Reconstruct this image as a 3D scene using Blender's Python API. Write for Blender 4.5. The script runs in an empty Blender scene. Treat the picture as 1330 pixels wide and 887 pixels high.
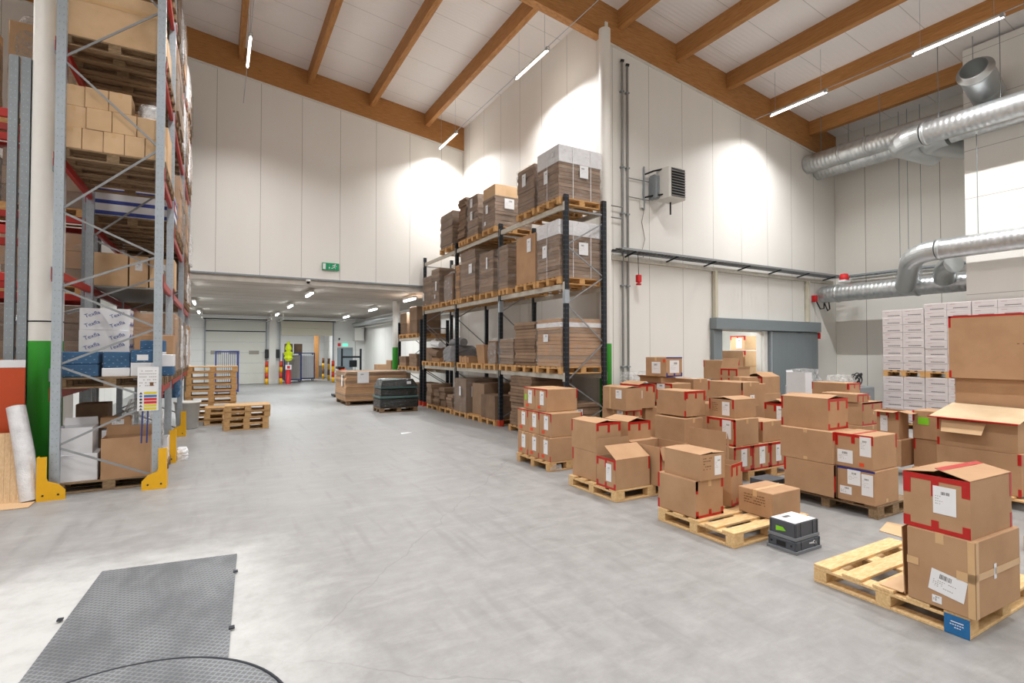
import bpy, math, random
from mathutils import Vector, Matrix
R = random.Random(7)
rad = math.radians
S = bpy.context.scene
col = S.collection

# ------------------------------------------------------------------ camera, exposure
cd = bpy.data.cameras.new('camera'); cam = bpy.data.objects.new('camera', cd); col.objects.link(cam)
cd.sensor_width = 36.0; cd.lens = 674.3 / 1330 * 36.0
cam.location = (0, 0, 1.87); cam.rotation_euler = (rad(90 + 1.123), 0, rad(-29.58))
cd.clip_end = 200; cd.clip_start = 0.05
S.camera = cam
S.view_settings.view_transform = 'Standard'; S.view_settings.look = 'None'
S.view_settings.gamma = 1.0; S.view_settings.use_curve_mapping = False
S.view_settings.exposure = 0.0
w = bpy.data.worlds.new('world'); S.world = w; w.use_nodes = True
w.node_tree.nodes['Background'].inputs[0].default_value = (0.8, 0.86, 1, 1)
w.node_tree.nodes['Background'].inputs[1].default_value = 0.4

LAMP_W = 170.0      # watts of one suspended tube in the high hall
DOCK_W = 95.0       # watts of one dock ceiling tube

# ------------------------------------------------------------------ materials
def lin(h):
    h = h.lstrip('#'); o = []
    for i in (0, 2, 4):
        c = int(h[i:i+2], 16) / 255
        o.append(c / 12.92 if c <= .04045 else ((c + .055) / 1.055) ** 2.4)
    return (o[0], o[1], o[2], 1)
MATS = {}
class NT:
    def __init__(s, name, rough=.6, metal=0.0, spec=.5):
        s.m = bpy.data.materials.new(name); s.m.use_nodes = True; s.t = s.m.node_tree
        s.b = s.t.nodes['Principled BSDF']; s.b.inputs['Roughness'].default_value = rough
        s.b.inputs['Metallic'].default_value = metal; s.b.inputs['Specular IOR Level'].default_value = spec
        MATS[name] = s.m
    def n(s, typ, **k):
        x = s.t.nodes.new('ShaderNode' + typ)
        for a, v in k.items():
            if a.startswith('i_'): 
                key = a[2:]; key = int(key) if key.isdigit() else key.replace('_', ' ')
                x.inputs[key].default_value = v
            else: setattr(x, a, v)
        return x
    def l(s, a, b): s.t.links.new(a, b)
    def coord(s, scale=(1, 1, 1), kind='Object', loc=(0, 0, 0), rot=(0, 0, 0)):
        c = s.n('TexCoord'); m = s.n('Mapping'); m.inputs['Scale'].default_value = scale
        m.inputs['Location'].default_value = loc; m.inputs['Rotation'].default_value = rot
        if kind == 'World':
            g = s.n('NewGeometry'); s.l(g.outputs['Position'], m.inputs[0])
        else: s.l(c.outputs[kind], m.inputs[0])
        return m.outputs[0]
    def noise(s, vec, scale=5, detail=4, rough=.55):
        x = s.n('TexNoise'); x.inputs['Scale'].default_value = scale; x.inputs['Detail'].default_value = detail
        x.inputs['Roughness'].default_value = rough; s.l(vec, x.inputs['Vector']); return x.outputs['Fac']
    def ramp(s, fac, stops):
        r = s.n('ValToRGB'); e = r.color_ramp.elements
        while len(e) < len(stops): e.new(.5)
        for i, (p, c) in enumerate(stops):
            e[i].position = p; e[i].color = lin(c) if isinstance(c, str) else (c, c, c, 1)
        s.l(fac, r.inputs[0]); return r.outputs[0]
    def mix(s, a, b, fac, mode='MIX'):
        x = s.n('Mix', data_type='RGBA', blend_type=mode)
        for v, i in ((a, 6), (b, 7), (fac, 0)):
            if hasattr(v, 'links'): s.l(v, x.inputs[i])
            elif isinstance(v, str): x.inputs[i].default_value = lin(v)
            else: x.inputs[i].default_value = v
        return x.outputs[2]
    def math(s, op, a, b=0.0):
        x = s.n('Math', operation=op)
        for v, i in ((a, 0), (b, 1)):
            if hasattr(v, 'links'): s.l(v, x.inputs[i])
            else: x.inputs[i].default_value = v
        return x.outputs[0]
    def base(s, c):
        if hasattr(c, 'links'): s.l(c, s.b.inputs['Base Color'])
        else: s.b.inputs['Base Color'].default_value = lin(c) if isinstance(c, str) else c
        return s
    def bump(s, h, strength=.3, dist=.01):
        x = s.n('Bump'); x.inputs['Strength'].default_value = strength; x.inputs['Distance'].default_value = dist
        s.l(h, x.inputs['Height']); s.l(x.outputs[0], s.b.inputs['Normal']); return s
def flat(name, c, rough=.6, metal=0.0, var=.12, scale=9):
    t = NT(name, rough, metal); v = t.coord(kind='World')
    n = t.noise(v, scale, 4)
    a = lin(c); d = tuple(x * (1 - var) for x in a[:3]) + (1,); e = tuple(min(1, x * (1 + var * .5)) for x in a[:3]) + (1,)
    t.base(t.mix(d, e, n)); return t
def card(name, c, dark):
    t = NT(name, .82, spec=.25); v = t.coord(kind='World')
    n = t.noise(v, 3.0, 5); n2 = t.noise(t.coord((1, 1, 26), 'World'), 8, 2)
    k = t.ramp(n, [(.3, dark), (.62, c)])
    r = t.n('ObjectInfo'); t2 = t.math('MULTIPLY', r.outputs['Random'], .16)
    k = t.mix(k, dark, t2)
    k = t.mix(k, dark, t.math('MULTIPLY', t.ramp(n2, [(.45, 0.0), (.7, 1.0)]), .12))
    t.base(k); t.bump(n2, .08, .004); return t
card('kraft', '#b79270', '#aa8564'); card('kraft_light', '#d6b590', '#c8a680')
card('kraft_dark', '#8c725d', '#75604f'); card('kraft_pale', '#dcc3a2', '#cbb08e'); card('kraft_mid', '#9c826b', '#8b735f')
def wood(name, a, b, knots=True, scale=(1, 1, 1), rough=.7):
    t = NT(name, rough, spec=.25)
    v = t.coord(scale, 'Object')
    n = t.noise(v, 6, 6, .65); r = t.n('ObjectInfo')
    k = t.ramp(n, [(.3, a), (.7, b)])
    if knots:
        vo = t.n('TexVoronoi'); vo.inputs['Scale'].default_value = 1.6; t.l(t.coord((1, 1, 1)), vo.inputs['Vector'])
        k = t.mix(k, a, t.ramp(vo.outputs['Distance'], [(.02, 1.0), (.07, 0.0)]))
    k = t.mix(k, a, t.math('MULTIPLY', r.outputs['Random'], .35))
    t.base(k); t.bump(n, .15, .004); return t
wood('pallet_wood', '#b98d5c', '#e0bd8a', False, (2, 9, 9)); wood('pallet_old', '#6e5945', '#a58a68', False, (2, 9, 9))
wood('pallet_new', '#c9a06a', '#edcf9f', False, (2, 9, 9)); wood('rack_pallet', '#b98a56', '#e2b67e', False, (2, 9, 9))
wood('glulam', '#9b6a3c', '#c8935c', True, (.6, 3, 9), .6); wood('glulam_y', '#9b6a3c', '#c8935c', True, (3, .5, 9), .6)
wood('plywood', '#c7a27a', '#e2c49c', False, (12, 12, 1))
flat('red_tape', '#b81a14', .3, var=.2, scale=40); flat('beige_tape', '#cfa97c', .35); flat('blue_tape', '#21307e', .35)
flat('paper', '#e6e6e8', .6, var=.04); flat('ink', '#4e4a48', .8); flat('faint_ink', '#a39a94', .8); flat('print_brown', '#7b5434', .8)
flat('green_note', '#84d022', .6, var=.04); flat('orange_sticker', '#e04a22', .5)
flat('white_paint', '#dcdad4', .5, var=.05); flat('white_box', '#dfdfe2', .6, var=.05); flat('case_white', '#cfc7c7', .35, var=.08)
flat('rose_ink', '#b48d90', .7); flat('logo_blue', '#3b4a96', .7)
flat('steel_dark', '#20262f', .45, .2); flat('beam_grey', '#ccc7bb', .5, .2, var=.3, scale=14)
flat('rack_red', '#b02318', .42, var=.2); flat('guard_yellow', '#e8ae10', .45, var=.1, scale=16); flat('foot_red', '#c03a1c', .5)
t = flat('galv', '#b4bdc5', .42, .55, var=.22, scale=22); flat('galv_dark', '#969da2', .45, .45, var=.25, scale=22)
flat('brace_steel', '#9c9fa2', .4, .6); flat('black_plastic', '#17181a', .45); flat('grey_metal', '#8f8f8c', .5, .3)
flat('door_grey', '#7d868a', .5, var=.05); flat('door_blue', '#8f9da6', .5, var=.05)
flat('col_white', '#e8e5df', .55, var=.05); flat('col_green', '#33a02c', .5, var=.05)
flat('fabric_blue', '#3f6488', .85, var=.45, scale=70); flat('crate_grey', '#4b4f56', .55, var=.1)
flat('crate_rim', '#777b80', .55); flat('plate_steel', '#878b8f', .5, .4); flat('green_crate', '#3f5c58', .5); flat('orange_board', '#c2481a', .5, var=.08)
flat('yellow_vest', '#dff01c', .7, var=.15, scale=12); flat('sign_green', '#0f9a66', .5, var=.02); flat('sign_red', '#cf1f24', .5, var=.02)
flat('weave_light', '#7fa0bd', .8); flat('cage_blue', '#2c3a78', .5); flat('bucket', '#e2e0da', .55, var=.1); flat('stack_orange', '#e3541f', .45)
flat('sign_yellow', '#d9c73a', .6, var=.02); flat('sign_blue', '#4a72b0', .6, var=.02); flat('blue_paint', '#1c6ba6', .6, var=.3, scale=30)
flat('concrete_edge', '#c2bcb3', .8, var=.25, scale=5); flat('dock_door', '#d2d1c8', .5, var=.04); flat('roller', '#cdc7b4', .5, var=.05)
flat('window_dim', '#9a968c', .2); flat('grey_bag', '#8b8a8c', .5, var=.3, scale=14)

# floor
t = NT('floor_concrete', .42, spec=.4)
v = t.coord(kind='World')
n1 = t.noise(v, .8, 8, .68); n2 = t.noise(v, 5, 8, .75)
k = t.ramp(n1, [(.32, '#888685'), (.5, '#908e8d'), (.68, '#999796')])
k = t.mix(k, t.ramp(n2, [(.3, '#7b7a78'), (.65, '#9c9b99')]), .6)
for rz, sc, th, st in ((-50, 1.4, .65, .42), (-36, 1.1, .66, .38), (58, 1.2, .67, .3)):
    sm = t.noise(t.coord((4.6, .55, 1), 'World', rot=(0, 0, rad(rz))), sc, 4, .45)
    k = t.mix(k, '#7f7d7c', t.math('MULTIPLY', t.ramp(sm, [(th - .06, 0.0), (th + .05, 1.0)]), st))
sm = t.noise(t.coord((.35, 1.4, 1), 'World', rot=(0, 0, rad(20))), 5, 5, .75)
k = t.mix(k, '#acaaa8', t.math('MULTIPLY', t.ramp(sm, [(.5, 0.0), (.75, 1.0)]), .4))
# dark tyre arcs
g = t.n('NewGeometry'); sx = t.n('SeparateXYZ'); t.l(g.outputs['Position'], sx.inputs[0])
wob = t.math('MULTIPLY', t.noise(t.coord(kind='World'), 2.5, 3), .25)
for (ax, bx, off, wd_) in ((.62, .78, 3.05, .006), (.74, -.67, -1.9, .006)):
    dd = t.math('ABSOLUTE', t.math('SUBTRACT', t.math('ADD', t.math('ADD', t.math('MULTIPLY', sx.outputs['X'], ax), t.math('MULTIPLY', sx.outputs['Y'], bx)), wob), off))
    k = t.mix(k, '#7a7877', t.math('MULTIPLY', t.math('LESS_THAN', dd, wd_), .45))
# worn pale patches beside the wrapping machine and the left rack
nz = t.noise(v, 1.1, 6, .7)
d1 = t.math('ADD', sx.outputs['X'], t.math('MULTIPLY', t.math('SUBTRACT', nz, .5), 1.4))
inx = t.ramp(t.math('MULTIPLY', t.math('ADD', d1, 2), .2), [(.40, 1.0), (.56, 0.0)])
yy = t.math('MULTIPLY', t.math('ADD', sx.outputs['Y'], t.math('MULTIPLY', t.math('SUBTRACT', nz, .5), 1.6)), .1)
iny = t.ramp(yy, [(.54, 1.0), (.62, 0.0)])
k = t.mix(k, '#bdbdbb', t.math('MULTIPLY', t.math('MULTIPLY', inx, iny), t.ramp(n2, [(.2, .45), (.55, 1.0)])))
t.base(k)
t.l(t.ramp(n2, [(.3, .38), (.7, .6)]), t.b.inputs['Roughness']); t.bump(n2, .05, .004)
# joints and tiny pits stay subtle

# insulated wall panels with joints every 1.155 m and a fine profile
def panel(name, c, axis, off=0.0, pitch=1.155):
    t = NT(name, .45, spec=.35)
    g = t.n('NewGeometry'); sx = t.n('SeparateXYZ'); t.l(g.outputs['Position'], sx.inputs[0])
    u = t.math('ADD', sx.outputs[axis], 100 * pitch - off)
    fr = t.math('FRACT', t.math('DIVIDE', u, pitch))
    seam = t.math('LESS_THAN', fr, .009)
    rib = t.math('SINE', t.math('MULTIPLY', u, 2 * math.pi / .05))
    n = t.noise(t.coord((1, 1, .3), 'World'), 1.5, 4)
    k = t.mix(c, t.mix(c, '#d4d0c8', .35), n)
    k = t.mix(k, '#97928a', seam)
    t.base(k); t.bump(rib, .05, .0015); return t
panel('wall_x', '#eceae5', 'X', -.08); panel('wall_y', '#eceae5', 'Y', 9.55, 1.185)
panel('wall_r', '#e6e4de', 'Y', 9.34 - .9, 1.9); panel('wall_dock', '#ececea', 'Z', .1, .62); panel('block_panel', '#e8e6e1', 'Z', .95, 1.12)
# roof deck
t = NT('roof_deck', .5, spec=.3)
g = t.n('NewGeometry'); sx = t.n('SeparateXYZ'); t.l(g.outputs['Position'], sx.inputs[0])
wv = t.math('SINE', t.math('MULTIPLY', sx.outputs['Y'], 2 * math.pi / .11))
sm = t.math('LESS_THAN', t.math('FRACT', t.math('DIVIDE', sx.outputs['Y'], 1.1)), .015)
t.base(t.mix('#eae6e4', '#c4bebb', sm)); t.bump(wv, .25, .006)
# concrete slabs over the dock
t = NT('slab', .85); n = t.noise(t.coord((.4, 5, 1), 'World'), 2.2, 6, .6)
g = t.n('NewGeometry'); sx = t.n('SeparateXYZ'); t.l(g.outputs['Position'], sx.inputs[0])
sm = t.math('LESS_THAN', t.math('FRACT', t.math('DIVIDE', sx.outputs['Y'], 1.2)), .04)
t.base(t.mix(t.ramp(n, [(.3, '#a39a90'), (.7, '#bdb5ab')]), '#6e675f', sm))
# spiral duct metal
def duct_mat(name, axis, pitch=.11):
    t = NT(name, .36, .85)
    c = t.coord(); sx = t.n('SeparateXYZ'); t.l(c, sx.inputs[0])
    wv = t.math('SINE', t.math('MULTIPLY', sx.outputs[axis], 2 * math.pi / pitch))
    n = t.noise(t.coord(kind='World'), 7, 3)
    t.base(t.ramp(n, [(.3, '#bcc0c2'), (.7, '#d6d9da')])); t.bump(wv, .35, .006); return t
duct_mat('duct_spiral', 'Z')
t = NT('duct_smooth', .38, .85); t.base('#c6cacb')
# tread plate
t = NT('tread_plate', .5, .35)
v = t.coord((1, 1, 1), 'World')
sx = t.n('SeparateXYZ'); t.l(t.coord((1, 1, 1), 'World', rot=(0, 0, rad(38))), sx.inputs[0])
l1 = t.math('LESS_THAN', t.math('FRACT', t.math('DIVIDE', sx.outputs['X'], .034)), .24); l2 = t.math('LESS_THAN', t.math('FRACT', t.math('DIVIDE', sx.outputs['Y'], .034)), .24)
ln = t.math('MAXIMUM', l1, l2)
n = t.noise(t.coord((1.6, .7, 1), 'World', rot=(0, 0, rad(-30))), 1.8, 5, .6)
k = t.mix('#6c6f72', '#8d9093', ln)
k = t.mix(k, '#53565a', t.math('MULTIPLY', t.ramp(n, [(.42, 0.0), (.6, 1.0)]), .55)); t.base(k); t.bump(ln, .4, .003)
# woven tread of boards, leather etc. not needed; stretch film
t = NT('film', .18, spec=.8)
v = t.coord((1, 1, 2.2), 'World'); n = t.noise(v, 7, 5, .7)
t.base('#e9e6e2'); t.l(t.ramp(n, [(.44, .06), (.6, .18), (.74, .5)]), t.b.inputs['Alpha']); t.bump(n, .9, .03)
t = NT('film_thick', .25, spec=.8); n = t.noise(t.coord((1, 1, 1), 'World'), 9, 6, .75)
t.base('#dedcda'); t.l(t.ramp(n, [(.35, .14), (.55, .35), (.7, .75)]), t.b.inputs['Alpha']); t.bump(n, .8, .04)
t = NT('bubble', .25, spec=.7); n = t.noise(t.coord((1, 1, 1), 'World'), 60, 2)
t.base(t.ramp(t.noise(t.coord(kind='World'), 6, 4), [(.3, '#cbcacc'), (.7, '#ebeaec')])); t.bump(n, .8, .01)
t = NT('black_film', .12, spec=.8); n = t.noise(t.coord((1, 1, 2), 'World'), 6, 5, .7)
t.base(t.ramp(n, [(.4, '#090a0a'), (.8, '#252b2b')])); t.bump(n, 1, .05)
t = NT('glass', .05, spec=.6); t.base('#c8d4da'); t.b.inputs['Alpha'].default_value = .35
def emis(name, c, st):
    t = NT(name); t.base(c); t.b.inputs['Emission Color'].default_value = lin(c); t.b.inputs['Emission Strength'].default_value = st
emis('tube', '#fff6ea', 22); emis('dock_tube', '#f6fbff', 26); emis('exit_glow', '#5fd6b4', 1.2)

# ------------------------------------------------------------------ mesh helpers
class MB:
    def __init__(s): s.v = []; s.f = []; s.mi = []; s.sm = []
    def add(s, vs, fs, mi=0, sm=False, M=None):
        o = len(s.v)
        s.v += [tuple(M @ Vector(p)) if M else tuple(p) for p in vs]
        for f in fs: s.f.append([o + i for i in f]); s.mi.append(mi); s.sm.append(sm)
        return s
    def box(s, a, b, mi=0, M=None):
        x0, y0, z0 = a; x1, y1, z1 = b
        return s.add([(x0,y0,z0),(x1,y0,z0),(x1,y1,z0),(x0,y1,z0),(x0,y0,z1),(x1,y0,z1),(x1,y1,z1),(x0,y1,z1)],
                     [(0,3,2,1),(4,5,6,7),(0,1,5,4),(1,2,6,5),(2,3,7,6),(3,0,4,7)], mi, False, M)
    def bbox(s, a, b, bv=.006, mi=0, M=None):          # chamfered box
        c = [(a[i] + b[i]) / 2 for i in range(3)]; h = [(b[i] - a[i]) / 2 for i in range(3)]
        bv = min(bv, min(h) * .45); vs = []; idx = {}
        for sx in (-1, 1):
            for sy in (-1, 1):
                for sz in (-1, 1):
                    for ax in range(3):
                        p = [c[0] + sx * h[0], c[1] + sy * h[1], c[2] + sz * h[2]]
                        for o in range(3):
                            if o != ax: p[o] -= (sx, sy, sz)[o] * bv
                        idx[(sx, sy, sz, ax)] = len(vs); vs.append(tuple(p))
        fs = []
        def q(*k): fs.append([idx[i] for i in k])
        for s1 in (-1, 1):
            q((s1,-1,-1,0),(s1,1,-1,0),(s1,1,1,0),(s1,-1,1,0)); q((-1,s1,-1,1),(1,s1,-1,1),(1,s1,1,1),(-1,s1,1,1)); q((-1,-1,s1,2),(1,-1,s1,2),(1,1,s1,2),(-1,1,s1,2))
            for s2 in (-1, 1):
                q((s1,s2,-1,0),(s1,s2,1,0),(s1,s2,1,1),(s1,s2,-1,1)); q((s1,-1,s2,0),(s1,1,s2,0),(s1,1,s2,2),(s1,-1,s2,2)); q((-1,s1,s2,1),(1,s1,s2,1),(1,s1,s2,2),(-1,s1,s2,2))
                for s3 in (-1, 1): q((s1,s2,s3,0),(s1,s2,s3,1),(s1,s2,s3,2))
        return s.add(vs, fs, mi, False, M)
    def bar(s, p, q, wd=.04, ht=None, mi=0, up=(0, 0, 1)):   # rectangular bar between two points
        p = Vector(p); q = Vector(q); d = (q - p); L = d.length; d.normalize(); ht = ht or wd
        u = Vector(up)
        if abs(d.dot(u)) > .98: u = Vector((0, 1, 0))
        r = d.cross(u).normalized(); u = r.cross(d)
        M = Matrix.Translation(p) @ Matrix((r, d, u)).transposed().to_4x4()
        return s.box((-wd/2, 0, -ht/2), (wd/2, L, ht/2), mi, M)
    def tube(s, pts, r, n=12, mi=0, cap=True, sm=True):
        pts = [Vector(p) for p in pts]; rings = []; prev = None
        rr = r if isinstance(r, (list, tuple)) else [r] * len(pts)
        for i, p in enumerate(pts):
            d = ((pts[min(i+1, len(pts)-1)] - p).normalized() + (p - pts[max(i-1, 0)]).normalized())
            if d.length < 1e-6: d = pts[-1] - pts[0]
            d.normalize()
            if prev is None:
                u = Vector((0, 0, 1)) if abs(d.z) < .9 else Vector((1, 0, 0)); u = (u - d * u.dot(d)).normalized()
            else: u = (prev - d * prev.dot(d)).normalized()
            prev = u; wv = d.cross(u)
            rings.append([p + (u * math.cos(2*math.pi*k/n) + wv * math.sin(2*math.pi*k/n)) * rr[i] for k in range(n)])
        vs = [v for rg in rings for v in rg]; fs = []
        for i in range(len(pts) - 1):
            for k in range(n): a = i*n + k; b = i*n + (k+1) % n; fs.append((a, b, b + n, a + n))
        s.add(vs, fs, mi, sm)
        if cap:
            s.add(rings[0], [list(range(n))[::-1]], mi); s.add(rings[-1], [list(range(n))], mi)
        return s
    def lathe(s, prof, c=(0, 0, 0), n=24, mi=0, sm=True, M=None):
        vs = []; fs = []
        for r, z in prof:
            for k in range(n): a = 2*math.pi*k/n; vs.append((c[0] + r*math.cos(a), c[1] + r*math.sin(a), c[2] + z))
        for i in range(len(prof) - 1):
            for k in range(n): a = i*n + k; b = i*n + (k+1) % n; fs.append((a, b, b+n, a+n))
        return s.add(vs, fs, mi, sm, M)
    def sheet(s, q, th=.005, mi=0, M=None):                   # quad given by 4 points, with thickness
        q = [Vector(p) for p in q]; nn = (q[1]-q[0]).cross(q[3]-q[0]).normalized() * th
        return s.add([*q, *[p + nn for p in q]], [(3,2,1,0),(4,5,6,7),(0,1,5,4),(1,2,6,5),(2,3,7,6),(3,0,4,7)], mi, False, M)
    def build(s, name, mat, parent=None, loc=(0, 0, 0), rz=0):
        me = bpy.data.meshes.new(name); me.from_pydata(s.v, [], s.f)
        mats = mat if isinstance(mat, (list, tuple)) else [mat]
        for m in mats: me.materials.append(MATS[m])
        me.polygons.foreach_set('material_index', s.mi); me.polygons.foreach_set('use_smooth', s.sm); me.update()
        return link(name, me, parent, loc, rz)
def link(name, me, parent=None, loc=(0, 0, 0), rz=0):
    o = bpy.data.objects.new(name, me); col.objects.link(o); o.location = loc; o.rotation_euler = (0, 0, rz)
    if parent: o.parent = parent
    return o
def tag(o, label, cat, group=None, kind=None):
    o['label'] = label; o['category'] = cat
    if group: o['group'] = group
    if kind: o['kind'] = kind
    return o
def thing(name, label, cat, loc=(0, 0, 0), rz=0, group=None):
    o = bpy.data.objects.new(name, None); col.objects.link(o); o.location = loc; o.rotation_euler = (0, 0, rz)
    o.empty_display_size = .1
    return tag(o, label, cat, group)
def copy_tree(o, parent=None):
    c = o.copy(); col.objects.link(c); c.parent = parent
    for ch in list(o.children): copy_tree(ch, c)
    return c
def struct(name, mb, mat, loc=(0, 0, 0)):
    o = mb.build(name, mat, None, loc); o['kind'] = 'structure'; return o
def text_mesh(s, size, ext=.0008):
    cu = bpy.data.curves.new('lettering', 'FONT'); cu.body = s; cu.size = size; cu.extrude = ext; cu.resolution_u = 2
    cu.align_x = 'CENTER'; cu.align_y = 'CENTER'
    ob = bpy.data.objects.new('lettering', cu); me = bpy.data.meshes.new_from_object(ob)
    bpy.data.objects.remove(ob); bpy.data.curves.remove(cu); return me
def lettering(name, s, size, mat, parent, M):
    me = text_mesh(s, size); me.transform(M); me.materials.clear(); me.materials.append(MATS[mat]); return link(name, me, parent)

# ------------------------------------------------------------------ setting
XW, YT, YF, XR = 7.71, 9.34, 17.15, 17.28       # side wall, tray wall, far wall, right wall
YD, XD = 33.4, 8.1                              # dock wall, dock side wall
def roof(x): return 9.99 - .125 * (x - 7.65)
X0, Y0 = -9.0, -7.0
struct('floor', MB().box((X0 - .2, Y0 - .2, -.2), (XR + .2, 42, 0)), 'floor_concrete')
def slope_prism(mb, x0, x1, y0, y1, top, bot):  # prism whose top/bottom follow functions of x
    return mb.add([(x0,y0,bot(x0)),(x1,y0,bot(x1)),(x1,y1,bot(x1)),(x0,y1,bot(x0)),(x0,y0,top(x0)),(x1,y0,top(x1)),(x1,y1,top(x1)),(x0,y1,top(x0))],
           [(0,3,2,1),(4,5,6,7),(0,1,5,4),(1,2,6,5),(2,3,7,6),(3,0,4,7)])
bb = lambda x: roof(x) - .84
m = MB(); slope_prism(m, X0 - .2, XR + .2, Y0 - .2, YF + .3, lambda x: roof(x) + .25, roof); struct('ceiling', m, 'roof_deck')
m = MB(); slope_prism(m, -3.2, XW + .2, YF, YF + .25, bb, lambda x: 4.13); slope_prism(m, X0, -3.2, YF, YF + .25, bb, lambda x: 0.0)
struct('wall_far', m, 'wall_x')
m = MB().box((XW, YT + .16, 0), (XW + .16, YF + .3, roof(XW))); struct('wall_side', m, 'wall_y')
# tray wall with door opening x 11.65..13.45 z 0..2.40
m = MB(); slope_prism(m, XW, 11.65, YT, YT + .16, bb, lambda x: 0.0); slope_prism(m, 11.65, 13.45, YT, YT + .16, bb, lambda x: 2.42); slope_prism(m, 13.45, XR + .2, YT, YT + .16, bb, lambda x: 0.0)
struct('wall_tray', m, 'wall_x')
struct('wall_right', MB().box((XR, Y0, 0), (XR + .2, YT, 9.2)), 'wall_r')
XB, YB = 15.2, 5.28
struct('wall_block', MB().box((XB, -3.2, 0), (XR - .01, YB, 8.95)), 'block_panel')
struct('wall_left', MB().box((X0 - .2, Y0, 0), (X0, YF, 12.1)), 'wall_y')
struct('wall_back', MB().box((X0, Y0 - .2, 0), (XR, Y0, 12)), 'wall_x')
# pale flashing along wall tops and corners
m = MB(); slope_prism(m, -9, XW, YF - .03, YF, lambda x: bb(x) + .02, lambda x: bb(x) - .05); struct('trim_1', m, 'white_paint')
m = MB(); slope_prism(m, XW, XR, YT - .03, YT, lambda x: bb(x) + .02, lambda x: bb(x) - .06); struct('trim_2', m, 'white_paint')
m = MB().box((XW - .06, YT - .05, 0), (XW + .16, YT + .16, bb(XW) + .02)); m.box((XW + .03, YT - .08, bb(XW)), (XW + .11, YT - .01, bb(XW) + .38)); struct('trim_3', m, 'white_paint')
struct('trim_4', MB().box((XW - .04, YF - .04, 4.1), (XW, YF, bb(XW))), 'white_paint')
# big sloping beams
for i, (y, x1) in enumerate(((YF - .04, XW), (YT - .05, XR), (1.4, XR))):
    m = MB(); slope_prism(m, X0, x1, y, y + .2, roof, bb)
    tag(m.build('roof_beam', 'glulam'), ['long sloping orange timber beam along the top of the far wall', 'long sloping orange timber beam over the wall with the fan heater', 'sloping timber beam above the camera'][i], 'beam', 'main roof beams')
k = -4; n = 0
while True:
    x = .46 + 1.92 * k; k += 1
    if x > XR: break
    for (y0, y1, nm) in ((1.61, YT - .055, 'near'), (YT + .155, YF - .045, 'far')):
        if nm == 'far' and x > XW - .1: continue
        m = MB(); slope_prism(m, x, x + .14, y0, y1, roof, lambda q: roof(q) - .43)
        n += 1
        o = m.build('roof_joist', 'glulam_y')
        order = ['first', 'second', 'third', 'fourth', 'fifth', 'sixth', 'seventh', 'eighth', 'ninth', 'tenth', 'eleventh', 'twelfth', 'thirteenth'][k + 3]
        tag(o, f"orange timber joist, {order} from the left, in the {'hall half near the camera' if nm == 'near' else 'bays reaching the far wall'}", 'beam', 'roof joists')
# dock annexe
struct('ceiling_dock', MB().box((-3.2, YF + .25, 3.95), (XD, YD, 4.15)), 'slab')
m = MB().box((-3.2, YF - .02, 3.95), (XW - .01, YF + .25, 4.13)); m.box((-3.2, YF - .06, 4.10), (XW - .01, YF, 4.15), 1); m.box((-3.2, YF - .05, 3.93), (XW - .01, YF + .1, 3.985), 0)
struct('trim_5', m, ['concrete_edge', 'galv_dark'])
struct('wall_dock_side', MB().box((XD, YF + .3, 0), (XD + .15, 41.5, 4.15)), 'wall_y')
struct('wall_dock_left', MB().box((-3.35, YF + .25, 0), (-3.2, YD, 4.15)), 'wall_y')
m = MB()
for a, b, z0, z1 in ((-3.2, -.57, 0, 4), (-.57, 2.44, 3.62, 4), (2.44, 3.2, 0, 4), (3.2, 6.22, 3.7, 4), (6.22, 6.48, 0, 4), (6.48, 7.42, 2.08, 4), (7.42, XD, 0, 4)):
    m.box((a, YD, z0), (b, YD + .15, z1))
struct('wall_dock', m, 'wall_dock')
# lorry bay behind the open dock door
m = MB().box((3.0, YD + .15, 0), (3.2, 40.5, 3.9)); m.box((6.9, YD + .15, 0), (7.1, 40.5, 3.9)); m.box((3.0, 40.5, 0), (7.1, 40.7, 3.9)); m.box((3.0, YD + .15, 3.7), (7.1, 40.7, 3.9))
struct('wall_loading_bay', m, 'wall_dock')
struct('trim_7', MB().box((3.2, 40.44, 0), (6.9, 40.5, .85)), 'grey_metal')
# room behind the sliding door
m = MB().box((9.4, YT + .16, 0), (9.5, 14, 3.4)); m.box((17, YT + .16, 0), (17.1, 14, 3.4)); m.box((9.4, 14, 0), (17.1, 14.1, 3.4)); m.box((9.4, YT + .16, 3.4), (17.1, 14.1, 3.5))
struct('wall_store_room', m, 'white_paint')

# ------------------------------------------------------------------ lamps
def area(parent, sx, sy, W, c, z, spread=150):
    ld = bpy.data.lights.new('lamp_light', 'AREA'); ld.shape = 'RECTANGLE'; ld.size = sx; ld.size_y = sy; ld.energy = W; ld.color = c; ld.spread = rad(spread)
    o = bpy.data.objects.new('lamp_light', ld); col.objects.link(o); o.parent = parent; o.location = (0, 0, z); return o
def tube_lamp():
    t = thing('suspended_tube_lamp', '', 'lamp')
    MB().bbox((-.035, -.76, .0), (.035, .76, .05), .008).build('lamp_housing', 'white_paint', t)
    MB().tube([(0, -.74, -.015), (0, .74, -.015)], .022, 10).build('tube', 'tube', t)
    for y in (-.72, .72): MB().box((-.04, y - .03, -.03), (.04, y + .03, .06)).build('end_cap', 'galv', t)
    area(t, .07, 1.46, LAMP_W, (.99, .985, .98), -.05, 138)
    return t
def dock_lamp():
    t = thing('ceiling_tube_lamp', '', 'lamp')
    MB().bbox((-.06, -.62, .02), (.06, .62, .1), .01).build('lamp_housing', 'white_paint', t)
    MB().tube([(0, -.6, 0), (0, .6, 0)], .04, 10).build('tube', 'dock_tube', t)
    area(t, .1, 1.2, DOCK_W, (.93, .98, 1), -.05, 170)
    return t
tl = tube_lamp(); first = True; LB = []
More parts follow.
